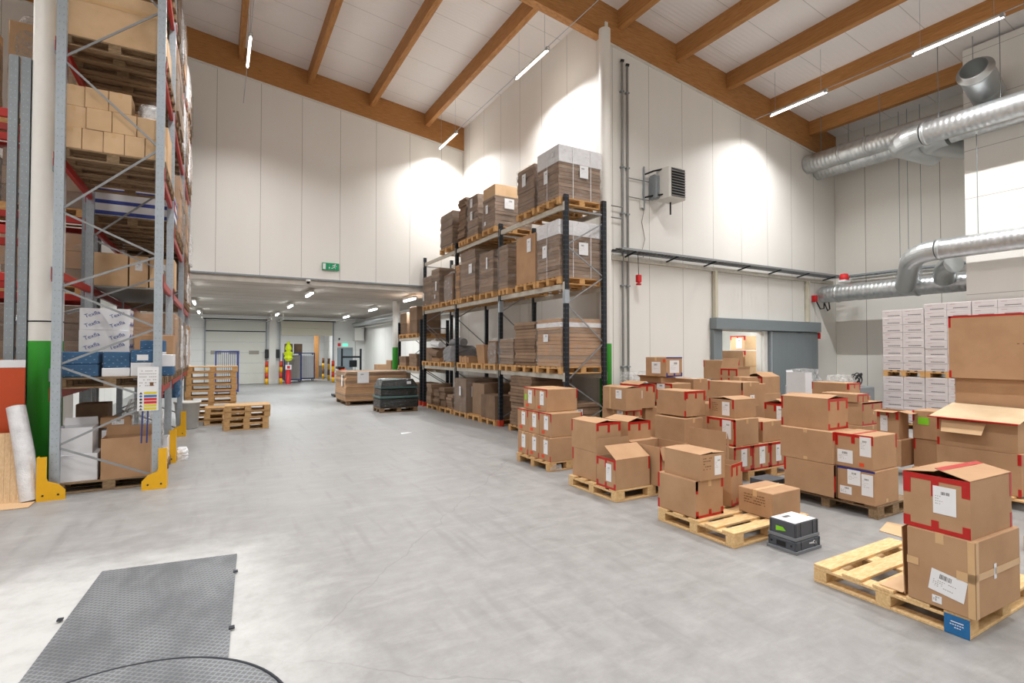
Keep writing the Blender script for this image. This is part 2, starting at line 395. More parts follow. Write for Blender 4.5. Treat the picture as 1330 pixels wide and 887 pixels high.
rows = [(-5.3, 9.0, (-3, 2.3, 7.6, 13), 'row over the left racks'), (.59, 9.03, (-2.1, 3.2, 8.5, 13.75), 'row over the aisle'), (6.65, 8.93, (-5, .3, 5.5, 10.75, 16.05), 'row beside the tall white corner'), (12.87, 8.22, (-2.6, .6, 4.58, 7.86), 'row over the cartons')]
onames = ['nearest', 'second', 'third', 'fourth', 'fifth']
for (x, z, ys, nm) in rows:
    for i, y in enumerate(ys):
        o = tl if first else copy_tree(tl); first = False
        o.location = (x, y, z); o['group'] = 'suspended tube lamps'
        o['label'] = f"lit white tube lamp, {onames[i]} from the camera in the {nm}"
        LB.append((o, roof(x) - z - (.44 if x < 1 else .01)))
    m = MB().tube([(x, ys[0] - 1, z + .066), (x, YF - .3 if x < 7 else YT - .3, z + .066)], .009, 6)
    tag(m.build('wire_rail', 'galv'), f'thin steel carrier wire running along the {nm}', 'wire')
for o, hh in LB:
    for yy in (-.6, .6): MB().tube([(0, yy, .052), (0, yy, hh)], .004, 5).build('suspension_wire', 'galv', o)
dl = dock_lamp(); first = True
for x, nm in ((-.8, 'left'), (2.67, 'middle'), (6.15, 'right')):
    for y, n2 in ((18.5, 'front'), (23.7, 'centre'), (29.3, 'rear')):
        o = dl if first else copy_tree(dl); first = False
        o.location = (x, y, 3.78); tag(o, f'lit ceiling tube under the concrete slab, {nm} row, {n2} lamp', 'lamp', 'dock ceiling lamps')
o = copy_tree(dl); o.location = (5.0, 37, 3.58); tag(o, 'ceiling tube inside the open loading bay', 'lamp')
for y in (11.2,):  # unseen tubes, more of them added to brighten the room through the doorway
    for x in (12.2, 13.6, 15):
        o = copy_tree(dl); o.location = (x, y, 3.28); tag(o, 'unseen added ceiling tube brightening the store room behind the sliding door' + (', left one' if x < 13 else ', middle one' if x < 14 else ', right one'), 'lamp')

# ------------------------------------------------------------------ pallets
PC = {}
def pallet(label, x, y, z=0.0, L=1.2, W=.8, along='x', mat='pallet_wood', group='wooden pallets', rz=0.0, detail=True, perimeter=False):
    """near corner at (x, y); deck boards run along `along`; L is the board length."""
    key = (L, W, along, mat, detail, perimeter)
    if key not in PC:
        def bx(mb, a, b):
            if along == 'x': mb.bbox(a, b, .003)
            else: mb.bbox((a[1], a[0], a[2]), (b[1], b[0], b[2]), .003)
        rr = random.Random(len(PC)); parts = []
        deck = MB(); n = 5; wd = [.145 if i % 2 == 0 else .1 for i in range(n)] if W <= .9 else [.14] * n
        gap = (W - sum(wd)) / (n - 1); c = 0
        for q in wd: bx(deck, (0, c, .122), (L, c + q, .144)); c += q + gap
        for q in (0, L/2 - .07, L - .14): bx(deck, (q, 0, .1), (q + .14, W, .1215))
        base = MB(); bl = []
        for q in (0, W/2 - .05, W - .1): bx(base, (0, q, 0), (L, q + .1, .022))
        if perimeter:
            for q in (0, L - .1): bx(base, (q, .1, 0), (q + .1, W/2 - .05, .022)); bx(base, (q, W/2 + .05, 0), (q + .1, W - .1, .022))
        for q in (0, L/2 - .07, L - .14):
            for r_ in (0, W/2 - .05, W - .1):
                b = MB(); bx(b, (q, r_, .0225), (q + .14, r_ + .1, .0995)); bl.append(b)
        if not detail:
            for b in bl: 
                base.add(b.v, b.f)
            bl = []
        def me(mb, nm):
            o = mb.build(nm, mat); d = o.data; bpy.data.objects.remove(o); return d
        PC[key] = [('deck_boards', me(deck, 'deck_boards')), ('base_boards', me(base, 'base_boards'))] + [('block', me(b, 'block')) for b in bl]
    t = thing('pallet', label, 'pallet', (x, y, z), rz, group)
    for nm, d in PC[key]: link(nm, d, t)
    return t

# ------------------------------------------------------------------ cartons
def FM(face, s, z, w, d, h, off=.001):
    if face == 'L': c = Vector((-off, s, z)); u = Vector((0, -1, 0)); v = Vector((0, 0, 1)); n = Vector((-1, 0, 0))
    elif face == 'R': c = Vector((s, -off, z)); u = Vector((1, 0, 0)); v = Vector((0, 0, 1)); n = Vector((0, -1, 0))
    else: c = Vector((s, z, h + off)); u = Vector((1, 0, 0)); v = Vector((0, 1, 0)); n = Vector((0, 0, 1))
    m = Matrix((u, v, n)).transposed().to_4x4(); m.translation = c; return m
def fb(mb, face, s0, s1, z0, z1, h, th=.0018):
    if face == 'L': mb.box((-th, s0, z0), (.0004, s1, z1))
    elif face == 'R': mb.box((s0, -th, z0), (s1, .0004, z1))
    else: mb.box((s0, z0, h - .0004), (s1, z1, h + th))
def print_marks(parent, M, w, h, rng, dense=1.0, mat='ink', name='printing'):
    m = MB(); T = .0011
    # barcode block
    bw = min(.35 * w, .1); bh = bw * .45; bx = rng.uniform(-.15, .15) * w; by = h * .26
    x = -bw / 2
    while x < bw / 2:
        q = rng.choice((.0018, .0026, .004)); m.box((bx + x, by - bh/2, T), (bx + x + q, by + bh/2, T + .0004), 0, M); x += q + rng.choice((.0025, .004))
    y = by - bh
    for i in range(int(3 * dense) + 1):
        ww = w * rng.uniform(.25, .7); x0 = -w * .4; n = max(2, int(ww / .012))
        for k in range(n):
            if rng.random() < .8: m.box((x0 + k * .012, y - .004, T), (x0 + k * .012 + rng.uniform(.004, .009), y + .001, T + .0004), 1, M)
        y -= h * .09
    m.build(name, [mat, 'faint_ink' if mat == 'ink' else mat], parent)
CN = 0
def carton(label, x, y, z, w, d, h, rot=0.0, mat='kraft', top='flat', tape='', papers=(), group=None, flaps=(), seam=None, name='cardboard_box', tmat='red_tape', marks=(), tw=.032, ridge='x', lift=.055):
    global CN; CN += 1
    rng = random.Random(CN * 13)
    t = thing(name, label, 'box', (x, y, z), rad(rot), group)
    if top == 'flat':
        m = MB(); m.bbox((0, 0, 0), (w, d, h), .006); m.build('box_body', mat, t)
    else:
        th = .006; m = MB()
        m.box((0, 0, 0), (w, d, th)); m.box((0, 0, th), (w, th, h)); m.box((0, d - th, th), (w, d, h)); m.box((0, th, th), (th, d - th, h)); m.box((w - th, th, th), (w, d - th, h))
        m.build('box_body', mat, t)
    fm = 'kraft_pale' if mat.startswith('kraft') and mat != 'kraft_dark' else mat
    if top == 'flat' and seam is not False and mat.startswith('kraft'):
        m = MB()
        if (seam or ridge) == 'x': m.box((0, d/2 - .024, h - .0004), (w, d/2 + .024, h + .0012)); m.box((-.0012, d/2 - .024, h - .07), (0, d/2 + .024, h + .0012))
        else: m.box((w/2 - .024, 0, h - .0004), (w/2 + .024, d, h + .0012)); m.box((w/2 - .024, -.0012, h - .07), (w/2 + .024, 0, h + .0012))
        m.build('packing_tape', 'beige_tape', t)
    if top == 'peak':
        e = .002
        if ridge == 'x':
            MB().sheet([(0, 0, h + e), (w, 0, h + e), (w, d * .5, h + lift * .8), (0, d * .5, h + lift)], .004).build('flap', mat, t)
            MB().sheet([(0, d * .5 + .004, h + lift * .6), (w, d * .5 + .004, h + lift * .5), (w, d, h + e), (0, d, h + e)], .004).build('flap', mat, t)
        else:
            MB().sheet([(0, 0, h + e), (w * .5, 0, h + lift), (w * .5, d, h + lift * .8), (0, d, h + e)], .004).build('flap', mat, t)
            MB().sheet([(w * .5 + .004, 0, h + lift * .6), (w, 0, h + e), (w, d, h + e), (w * .5 + .004, d, h + lift * .5)], .004).build('flap', mat, t)
    for f in flaps:      # (side, length, angle from upright, outward)
        side, fl, an = f[:3]; a = rad(an); o = fl * math.sin(a); u = fl * math.cos(a); i = .012
        if side == 'L': q = [(0, d, h), (0, 0, h), (-o, i, h + u), (-o, d - i, h + u)]
        elif side == 'R': q = [(0, 0, h), (w, 0, h), (w - i, -o, h + u), (i, -o, h + u)]
        elif side == 'B': q = [(w, d, h), (0, d, h), (i, d + o, h + u), (w - i, d + o, h + u)]
        else: q = [(w, 0, h), (w, d, h), (w + o, d - i, h + u), (w + o, i, h + u)]
        MB().sheet(q, .004).build('flap', mat, t)
        if len(f) > 3:   # taped outer edge
            a1, a2 = Vector(q[2]), Vector(q[3]); MB().bar(a1, a2, .03, .008).build('flap_tape', tmat, t)
    if tape:
        Ld = {'L': d, 'R': w, 'T': w}; tn = 'red_tape' if tmat == 'red_tape' else 'coloured_tape'
        for tk in tape.split():
            m = MB(); f, k = tk[0], tk[1]; S_ = Ld[f]
            j = lambda: rng.uniform(-.004, .004)
            if k == 't':
                fb(m, f, 0, S_, h - tw, h + .001, h)
                for s0 in (0, S_/2 - tw*.6, S_ - tw*1.3): fb(m, f, s0, s0 + tw*1.25, h - .13 + rng.uniform(-.02, .03), h - tw, h, .0021)
            elif k == 'b':
                fb(m, f, 0, S_, 0, tw*.8, h)
                for s0 in (0, S_/2 - tw*.5, S_ - tw*1.2): fb(m, f, s0, s0 + tw*1.2, tw*.8, .075, h, .0021)
            elif k == 'c':
                for s0 in (0, S_ - tw):
                    for za, zb in ((h - .1, h), (0, .07)): m = MB(); fb(m, f, s0, s0 + tw, za, zb, h); m.build(tn, tmat, t)
                continue
            elif k == 'n': fb(m, f, 0, tw, h - .13, h + .001, h)       # strip at near edge, top
            elif k == 'N': fb(m, f, 0, tw, 0, .09, h)                   # near edge, bottom
            elif k == 'v': fb(m, f, 0, tw, 0, h, h)
            elif k == 'f': fb(m, f, S_ - tw*.8, S_, h - .16, h, h)
            elif k == 'F': fb(m, f, S_ - tw*.8, S_, 0, .1, h)
            elif k == 's': fb(m, f, 0, S_, h - tw*.7, h + .001, h)
            elif k == 'M': fb(m, f, S_/2 - tw*.8, S_/2 + tw*.8, 0, h, h)
            elif k == 'p':
                e1 = h + lift * .84; m.sheet([(0, d*.4, h + lift*.8 + .004), (w, d*.4, h + lift*.64 + .004), (w, d*.5, h + lift*.8 + .0045), (0, d*.5, h + lift + .0045)], .0015)
            elif k == 'x': fb(m, f, 0, S_, d/2 - .02, d/2 + .02, h + (lift if top == 'peak' else 0))
            m.build(tn, tmat, t)
    for p in papers:
        f, s, zz, pw, ph = p[:5]; tilt = p[5] if len(p) > 5 else 0; pm = p[6] if len(p) > 6 else 'paper'
        M = FM(f, s, zz, w, d, h, .0022) @ Matrix.Rotation(rad(tilt), 4, 'Z')
        o = MB().box((-pw/2, -ph/2, 0), (pw/2, ph/2, .001), 0, M).build({'paper': 'paper_label', 'green_note': 'green_note', 'orange_sticker': 'orange_sticker', 'beige_tape': 'packing_tape'}[pm], pm, t)
        if pm == 'paper' and pw > .05: print_marks(o, M, pw, ph, rng)
    for (f, s, zz, pw, ph) in marks:
        M = FM(f, s, zz, w, d, h, .0002); m = MB()
        for r_ in range(int(ph / .028)):
            yy = ph/2 - r_ * .028; xx = -pw/2
            while xx < pw/2 - .02:
                q = rng.uniform(.01, .035)
                if rng.random() < .75: m.box((xx, yy - .011, 0), (xx + q, yy, .0008), 0, M)
                xx += q + .008
        m.build('printed_text', 'print_brown', t)
    return t

# ------------------------------------------------------------------ racks
def upright_mesh(H, mat, hole, wx=.1, wy=.075):
    m = MB(); th = .006
    # C section, closed side towards -y
    m.box((-wx/2, -wy/2, 0), (wx/2, -wy/2 + th, H)); m.box((-wx/2, -wy/2, 0), (-wx/2 + th, wy/2, H)); m.box((wx/2 - th, -wy/2, 0), (wx/2, wy/2, H))
    m.box((-wx/2, wy/2 - th, 0), (-wx/4, wy/2, H)); m.box((wx/4, wy/2 - th, 0), (wx/2, wy/2, H))
    z = .15
    while z < H - .05:
        for sx in (-.022, .022): m.box((sx - .004, -wy/2 - .0006, z), (sx + .004, -wy/2 + .001, z + .014), 1)
        m.box((-wx/2 - .0006, -.008, z), (-wx/2 + .001, .008, z + .02), 1); m.box((wx/2 - .001, -.008, z), (wx/2 + .0006, .008, z + .02), 1)
        z += .1
    o = m.build('upright', [mat, hole]); d = o.data; bpy.data.objects.remove(o); return d
def rack(label, name, x0, x1, ys, H, bays, pm, bm, hole='black_plastic', foot=None, zig=None, conn=None, sleeves=(), cat='pallet rack', beam_h=.11, Hs=None):
    """frames at every y of ys between x0 (aisle side) and x1; bays = list of level lists (beam tops)"""
    t = thing(name, label, cat, ((x0 + x1)/2, ys[0], 0)); ox = (x0 + x1)/2; oy = ys[0]
    um = {}
    for i, y in enumerate(ys):
        h = Hs[i] if Hs else H
        if h not in um: um[h] = upright_mesh(h, pm, hole)
        for x in (x0, x1):
            u = link('upright', um[h], t, (x - ox, y - oy, 0))
            MB().bbox((-.07, -.07, 0), (.07, .07, .012), .003).build('foot_plate', foot or pm, u)
            if foot: MB().bbox((-.065, -.055, .013), (.065, .055, .15), .008).build('post_shoe', foot, u)
            if (i in sleeves) and x == x0: MB().bbox((-.056, -.044, 2.86), (.056, .044, 3.14), .003).build('splice_sleeve', 'galv', u)
        zz = [q for q in zig if q[1] < h - .02]
        for a, b in zip(zz, zz[1:]):
            pa = (x0 if a[0] == 0 else x1); pb = (x0 if b[0] == 0 else x1)
            MB().bar((pa - ox, y - oy, a[1]), (pb - ox, y - oy, b[1]), .014, .027).build('brace', 'brace_steel', t)
        MB().bar((x0 - ox, y - oy, h - .3), (x1 - ox, y - oy, h - .3), .02, .035).build('brace', 'brace_steel', t)
    for i, lv in enumerate(bays):
        ya, yb = ys[i] - oy + .045, ys[i+1] - oy - .045
        for z in lv:
            for x in (x0, x1):
                b = MB(); xx = x - ox; s = 1 if x < ox + 0 else -1
                b.bbox((xx - .028, ya, z - beam_h), (xx + .028, yb, z), .008)
                o = b.build('load_beam', bm, t)
                sgn = -1 if x == x0 else 1
                if x0 > x1: sgn = -sgn
                for yy in (ya - .075, yb + .003): MB().bbox((xx + sgn * .058 - .004, yy, z - beam_h - .04), (xx + sgn * .058 + .004, yy + .072, z + .03), .002).build('beam_connector', conn or bm, o)
    return t
# near black rack on the right of the aisle
RX0, RX1 = 6.2, 7.19; RY = [8.68, 11.5, 14.25, 17.0]
zig_r = [(0, .2), (1, .66), (0, 1.26), (1, 2.06), (0, 2.86), (1, 3.46), (0, 4.06), (1, 4.63)]
rack('long black pallet rack with pale grey beams beside the aisle, against the white side wall', 'pallet_rack', RX0, RX1, RY, 5.1, [[1.41, 3.27, 4.92]] * 3, 'steel_dark', 'beam_grey', 'grey_metal', 'foot_red', zig_r, sleeves=(0, 1))
rack('low black pallet rack continuing behind the long one, under the concrete slab', 'pallet_rack', RX0, RX1, [17.36, 19.85], 3.0, [[1.2, 2.38]], 'steel_dark', 'beam_grey', 'grey_metal', 'foot_red', zig_r)
# galvanised rack on the left
LX0, LX1 = -.72, -1.80; LY = [8.72, 10.6, 13.75, 16.5]
zig_l = [(0, .15), (1, .645), (0, 1.19), (1, 1.69), (0, 2.2), (1, 2.7), (0, 3.2), (1, 3.7), (0, 4.71), (1, 5.7), (0, 6.66), (1, 7.7)]
rack('tall galvanised pallet rack with red beams, yellow corner guards at its feet', 'pallet_rack', LX0, LX1, LY, 8.6, [[1.38, 2.92, 4.42, 5.93, 7.5], [1.38, 2.92, 3.97, 5.93, 7.5], [1.38, 2.92, 3.97, 5.93, 7.5]], 'galv', 'rack_red', 'galv_dark', None, zig_l)
# cross rack and rear rack at the far left
BX = [-2.47, -5.4, -8.4]
def xrack(label, xs, y0, y1, H, lv):
    t = thing('pallet_rack', label, 'pallet rack', (xs[0], y0, 0)); um = upright_mesh(H, 'galv_dark', 'galv')
    for i, x in enumerate(xs):
        for y in (y0, y1): link('upright', um, t, (x - xs[0], y - y0, 0))
        if i == 0: 
            for y in (y0,): link('upright', um, t, (.13, 0, 0))
        z = .3; k = 0
        while z < H - 1:
            a, b = (0, y1 - y0) if k % 2 == 0 else (y1 - y0, 0)
            MB().bar((x - xs[0], a, z), (x - xs[0], b, z + .9), .018, .036).build('brace', 'brace_steel', t); z += .9; k += 1
    for i in range(len(xs) - 1):
        for z in lv:
            for y in (y0, y1):
                MB().bbox((xs[i+1] - xs[0] + .045, y - y0 - .028, z - .12), (-.045 + xs[i] - xs[0], y - y0 + .028, z), .008).build('load_beam', 'rack_red', t)
    return t
xrack('dark galvanised rack with red beams at the left edge, behind the leaning boards', BX, 9.55, 10.6, 5.95, [1.75, 2.95, 3.6, 5.2])
xrack('red-beamed rack seen through the tall galvanised rack, deeper in', [-2.1, -4.9, -7.8], 12.0, 13.1, 7.2, [1.6, 2.9, 4.3, 5.8])

# yellow corner guards (L shaped plates bent round the post foot)
def guard(label, x, y, flip=1, back=0):
    t = thing('corner_guard', label, 'rack guard', (x, y, 0), 0, 'yellow rack guards')
    prof = [(0, 0), (.27, 0), (.27, .12), (.2, .2), (.1, .24), (.085, .28), (.085, .55), (0, .55)]
    m = MB(); n = len(prof)
    vs = [(flip * -p[0], 0, p[1]) for p in prof] + [(flip * -p[0], .012, p[1]) for p in prof]
    m.add(vs, [list(range(n)), list(range(n, 2*n))[::-1]] + [[i, i + n, (i+1) % n + n, (i+1) % n] for i in range(n)])
    m.build('front_plate', 'guard_yellow', t)
    m = MB(); vs = [(0, p[0], p[1]) for p in prof] + [(flip * .012, p[0], p[1]) for p in prof]
    m.add(vs, [list(range(n)), list(range(n, 2*n))[::-1]] + [[i, i + n, (i+1) % n + n, (i+1) % n] for i in range(n)])
    m.build('side_plate', 'guard_yellow', t)
    for q in (.05, .2): MB().lathe([(0, 0), (.012, 0), (.012, .006), (0, .006)], (0, 0, 0), 8, M=Matrix.Translation((flip * -q, .0, .07)) @ Matrix.Rotation(rad(90), 4, 'X')).build('bolt', 'steel_dark', t)
guard('yellow steel guard at the right front foot of the tall galvanised rack', -.6, 8.56)
guard('yellow steel guard at the left front foot of the tall galvanised rack', -1.93, 8.56, -1)
guard('yellow steel guard at the second aisle post of the tall galvanised rack', -.6, 10.42)
guard('yellow steel guard at the third aisle post, next to the pale bin', -.6, 13.57)

# ------------------------------------------------------------------ stacks of cartons on the right
G = 'taped cartons on the floor pallets'
PZ = .1455
# P1 nearest pallet
bp = pallet('bare-fronted new wooden pallet nearest the camera, blue painted corner block', 4.25, 1.49, 0, 1.2, 1.01, 'x', 'pallet_new', 'floor pallets on the right', perimeter=True)
o = MB().box((-.004, -.002, .003), (-.0005, .135, .128)).build('painted_block_face', 'blue_paint', bp)
Rn = random.Random(3); m = MB()
for r_, (n_, y_) in enumerate(((1, .03), (6, .03), (3, .045))):
    for k in range(n_): m.box((-.0048, y_ + k * .013, .085 - r_ * .018), (-.0041, y_ + .009 + k * .013 + (.06 if n_ == 1 else 0), .091 - r_ * .018))
m.build('stencil_lettering', 'paper', o)
carton('big plain brown carton sealed with beige tape, tilted shipping label, on the nearest pallet', 4.235, 1.45, PZ, .655, .385, .5, -2, 'kraft', 'flat', '', papers=[('L', .15, .17, .2, .145, -9), ('L', .21, .055, .055, .05), ('R', .27, .27, .035, .1), ('L', .35, .27, .07, .05, 0, 'beige_tape'), ('L', .05, .26, .1, .06, 0, 'beige_tape'), ('R', .325, .27, .65, .045, 0, 'beige_tape'), ('R', .02, .25, .04, .49, 0, 'beige_tape'), ('L', .02, .25, .04, .49, 0, 'beige_tape')], seam='x')
carton('red-taped carton with half-raised lid and barcode label, on top of the nearest pallet', 4.25, 1.475, PZ + .502, .6, .385, .375, -2, 'kraft', 'peak', 'Lt Lb Rf RF Tp', papers=[('L', .14, .22, .13, .185)], tw=.036, lift=.05)
fl = thing('cardboard_sheet', 'folded brown cardboard sheet propped behind the nearest carton on the pallet', 'cardboard', (4.3, 1.87, PZ))
MB().sheet([(-.02, 0, 0), (.5, 0, 0), (.5, .06, .48), (.02, .03, .46)], .006).build('upright_panel', 'kraft', fl)
MB().sheet([(-.02, .01, 0.001), (-.02, .16, .001), (.4, .16, .001), (.4, .01, .001)], -.005).build('flat_panel', 'kraft_light', fl)
tag(MB().sheet([(6.0, 2.62, .002), (6.45, 2.7, .002), (6.4, 2.95, .002), (6.02, 2.85, .002)], .006).build('cardboard_sheet', 'kraft_light'), 'torn flat piece of pale cardboard lying on the floor behind the nearest pallet', 'cardboard')
# P2
pallet('new wooden pallet with three cartons and a bare corner, dark crates beside it', 4.28, 3.27, 0, 1.2, .98, 'x', 'pallet_new', 'floor pallets on the right', perimeter=True)
carton('brown carton with red taped corners, lower box of the pair beside the bare pallet boards', 4.3, 3.74, PZ, .42, .53, .385, 0, tape='Rb Rc Lf LF Rn', seam='y', papers=[])
carton('brown carton with printed side and white label, on the red-cornered box by the crates', 4.345, 3.72, PZ + .387, .37, .5, .265, -1, top='peak', ridge='y', lift=.02, papers=[('R', .26, .14, .1, .2)], marks=[('R', .11, .15, .13, .16)])
carton('upright red-taped carton leaning behind the pair, on the pallet beside the crates', 4.98, 3.84, PZ, .3, .3, .46, 14, tape='Rt Rb', seam=False, top='open', flaps=[])
carton('low plain brown carton with a printed panel, right behind the dark crates', 4.955, 3.33, PZ, .48, .4, .265, 0, 'kraft', seam='x', marks=[('L', .2, .15, .26, .12)])
# crates
def crate(label, x, y, z, w, d, h, rot, inv):
    t = thing('plastic_crate', label, 'crate', (x, y, z), rad(rot), 'dark grey plastic crates')
    m = MB(); th = .012
    m.bbox((.01, .01, .004), (w - .01, d - .01, h - .004) if inv else (w - .01, d - .01, .02), .004)
    if not inv:
        for a, b in (((.01, .01, .02), (w - .01, .01 + th, h)), ((.01, d - .01 - th, .02), (w - .01, d - .01, h)), ((.01, .02, .02), (.01 + th, d - .02, h)), ((w - .01 - th, .02, .02), (w - .01, d - .02, h))): m.box(a, b)
    m.build('crate_body', 'crate_grey', t)
    m = MB(); zr = (.0, .03) if inv else (h - .03, h)
    m.bbox((0, 0, zr[0]), (w, .012, zr[1]), .003); m.bbox((0, d - .012, zr[0]), (w, d, zr[1]), .003); m.bbox((0, .012, zr[0]), (.012, d - .012, zr[1]), .003); m.bbox((w - .012, .012, zr[0]), (w, d - .012, zr[1]), .003)
    m.build('rim', 'crate_rim', t)
    m = MB()
    for s in (.02, .09, w - .1, w - .03): m.box((s, .004, .03), (s + .012, .012, h - .004))
    for s in (.02, d - .03): m.box((.004, s, .03), (.012, s + .012, h - .004))
    m.build('rib', 'crate_grey', t)
    return t
c1 = crate('lower dark grey crate on the floor, with oval handle slot and a white curved emblem', 4.63, 2.88, 0, .4, .3, .115, 0, True)
m = MB().box((.006, .11, .045), (.0095, .2, .09)); m.build('handle_slot', 'black_plastic', c1)
m = MB()
for y in (.055, .25): m.lathe([(0.0, 0), (.009, 0), (.009, .003)], (0, 0, 0), 10, M=Matrix.Translation((.0085, y, .07)) @ Matrix.Rotation(rad(-90), 4, 'Y'))
m.build('round_hole', 'black_plastic', c1)
pts = [(.3 + .022 * math.cos(a), .0085, .066 + .022 * math.sin(a)) for a in [rad(q) for q in range(-60, 200, 20)]]
MB().tube(pts, .0028, 6).build('emblem', 'paper', c1)
m = MB()
for k in range(5): m.box((.215 + k * .012, .0075, .07 - k * .002), (.222 + k * .012, .0092, .08))
m.box((.285, .0075, .058), (.297, .0092, .068)); m.build('emblem_lettering', 'paper', c1)
c2 = crate('upper dark grey crate with white papers on its lid, stacked on another crate', 4.645, 2.895, .1165, .38, .28, .16, 0, True)
o = MB().add([(.006, .2, .1), (.006, .13, .1), (.006, .1, .07), (.006, .2, .055), (.0085, .2, .1), (.0085, .13, .1), (.0085, .1, .07), (.0085, .2, .055)], [(0,1,2,3),(7,6,5,4),(0,4,5,1),(1,5,6,2),(2,6,7,3),(3,7,4,0)]).build('leaf_sticker', 'green_note', c2)
tt = thing('shipping_papers', 'white shipping papers lying on the upper dark crate', 'paper', (4.66, 2.91, .2775))
o = MB().box((0, 0, 0), (.33, .24, .002)).build('sheet', 'paper', tt)
print_marks(o, Matrix.Translation((.16, .12, .0015)), .3, .2, random.Random(4))
# P4
pallet('worn grey-brown pallet under the tall stack of five cartons', 6.4, 3.04, 0, .8, 1.15, 'x', 'pallet_old', 'floor pallets on the right')
carton('long brown carton, bottom of the tall left column on the worn pallet', 6.33, 3.47, PZ, .5, .62, .385, 0, tape='Rn Rc Lf Rv', seam='y')
carton('long brown carton, middle of the tall left column on the worn pallet', 6.33, 3.48, PZ + .387, .5, .66, .385, 0, tape='Rt', seam='y', papers=[('L', .33, .36, .05, .04, 0, 'beige_tape'), ('L', .33, .03, .05, .04, 0, 'beige_tape')])
carton('long brown carton with red taped end, topmost on the worn pallet', 6.42, 3.58, PZ + .774, .43, .6, .375, 0, top='peak', ridge='y', lift=.04, tape='Rt Rb Lf LF')
carton('carton with blue tape and four pasted labels, low on the right of the worn pallet', 6.37, 3.05, PZ, .52, .405, .385, 0, tape='Ls', tmat='blue_tape', seam=False, papers=[('L', .22, .28, .14, .17), ('L', .08, .22, .12, .24), ('L', .31, .12, .13, .09), ('R', .25, .04, .045, .04, 0, 'beige_tape')])
carton('red-taped carton with two labels and orange sticker, upper right of the worn pallet', 6.38, 3.07, PZ + .387, .52, .42, .385, 0, tape='Lt Rf Tx', seam=False, papers=[('L', .08, .26, .12, .22), ('L', .3, .12, .17, .15), ('L', .12, .05, .05, .04, 0, 'orange_sticker')])
# stack behind
pallet('pallet half hidden behind the five-carton stack', 9.35, 4.6, 0, 1.2, .8, 'x', 'pallet_wood', 'floor pallets on the right')
carton('brown carton at floor level behind the five-carton stack', 9.45, 4.7, PZ, .66, .62, .47, 0, seam='y')
carton('brown carton with red taped top corners, just behind the five-carton stack', 9.48, 4.72, PZ + .472, .65, .45, .385, 0, tape='Rt Rs Rb', seam=False, papers=[('R', .35, .2, .04, .04, 0, 'beige_tape')])
carton('flat wide carton with red tape, resting on the one behind the five-carton stack', 9.45, 4.78, PZ + .859, .36, .6, .14, 0, tape='Rt', seam='y', tw=.03)
pallet('pallet deep behind the five-carton stack', 11.5, 5.9, 0, 1.2, .8, 'x', 'pallet_wood', 'floor pallets on the right')
carton('brown carton at the bottom behind the flat wide carton', 11.6, 6.0, PZ, .8, .68, .75, 0, seam='y')
carton('wide brown carton with red end tape, further back than the flat wide carton', 11.62, 6.05, PZ + .752, .46, .78, .3, 0, tape='Rt Lf Ln', seam='y')
t = carton('tall white carton with open top beside the sliding door', 12.4, 7.45, .0, .28, .48, 1.36, 0, 'white_box', top='open', flaps=[('B', .05, 12)])
carton('small open carton with raised pale flap next to the green-noted box', 8.95, 3.95, .55, .3, .3, .42, 0, top='open', tape='Lt', papers=[('L', .2, .22, .1, .24)], flaps=[('R', .16, 100), ('L', .14, 95)])
carton('brown carton underneath the small open one next to the green-noted box', 8.9, 3.9, PZ, .4, .4, .4, 0, seam=False)
# stack 6
pallet('pallet under the green-noted carton', 9.1, 3.05, 0, 1.2, .8, 'x', 'pallet_wood', 'floor pallets on the right')
carton('large brown carton below the green-noted one', 9.18, 3.2, PZ, .5, .66, .42, 0, seam='y', tape='Lf')
carton('brown carton with a bright green note, red tape at its corners', 9.16, 3.18, PZ + .422, .5, .68, .42, 0, seam='y', tape='Lf Ln', papers=[('L', .54, .27, .14, .11, 0, 'green_note')])
# stack 7: the big ones at the right edge
pallet('pallet under the biggest cartons at the right edge', 8.2, 2.2, 0, .88, 1.1, 'x', 'pallet_wood', 'floor pallets on the right')
carton('very large brown carton, lowest at the right edge of the picture', 8.28, 2.39, PZ, .75, .83, .5, 0, seam=False, tape='Ln LN Rn')
t = carton('large brown carton with a wide pale flap hanging open, right edge of the picture', 8.3, 2.42, PZ + .502, .75, .8, .36, 0, top='open', tape='Lf LF Ls')
MB().sheet([(-.1, .86, .37), (-.1, -.04, .36), (.55, -.02, .5), (.55, .83, .52)], -.006).build('lid_flap', 'kraft_pale', t)
MB().bar((-.1, .86, .372), (-.1, -.04, .362), .05, .012).build('flap_tape', 'red_tape', t)
t = thing('loose_cardboard', 'bent pale cardboard insert sticking out under the wide open flap', 'cardboard', (8.2, 2.85, .84))
MB().sheet([(.05, .3, .14), (.05, -.15, .14), (-.03, -.13, 0), (-.03, .28, 0)], .006).build('bent_panel', 'kraft_light', t)
carton('huge tall brown carton with red taped top edge, highest at the right edge', 8.9, 2.46, PZ + .864, .6, .78, .5, 0, 'kraft', seam=False)
carton('large brown sheet-sided carton with red tape, topmost at the right edge', 8.84, 2.42, PZ + 1.366, .6, .86, .85, 0, 'kraft', top='open', tape='Ls Lf LF', tw=.035, marks=[('L', .1, .45, .1, .03)])
# more cartons low at the right edge behind the nearest pallet
pallet('pallet at the right edge behind the nearest one', 6.6, 1.1, 0, 1.2, .8, 'x', 'pallet_wood', 'floor pallets on the right')
carton('brown carton on the pallet at the right edge, mostly outside the picture', 6.66, 1.14, PZ, .6, .45, .4, 0, seam='x')

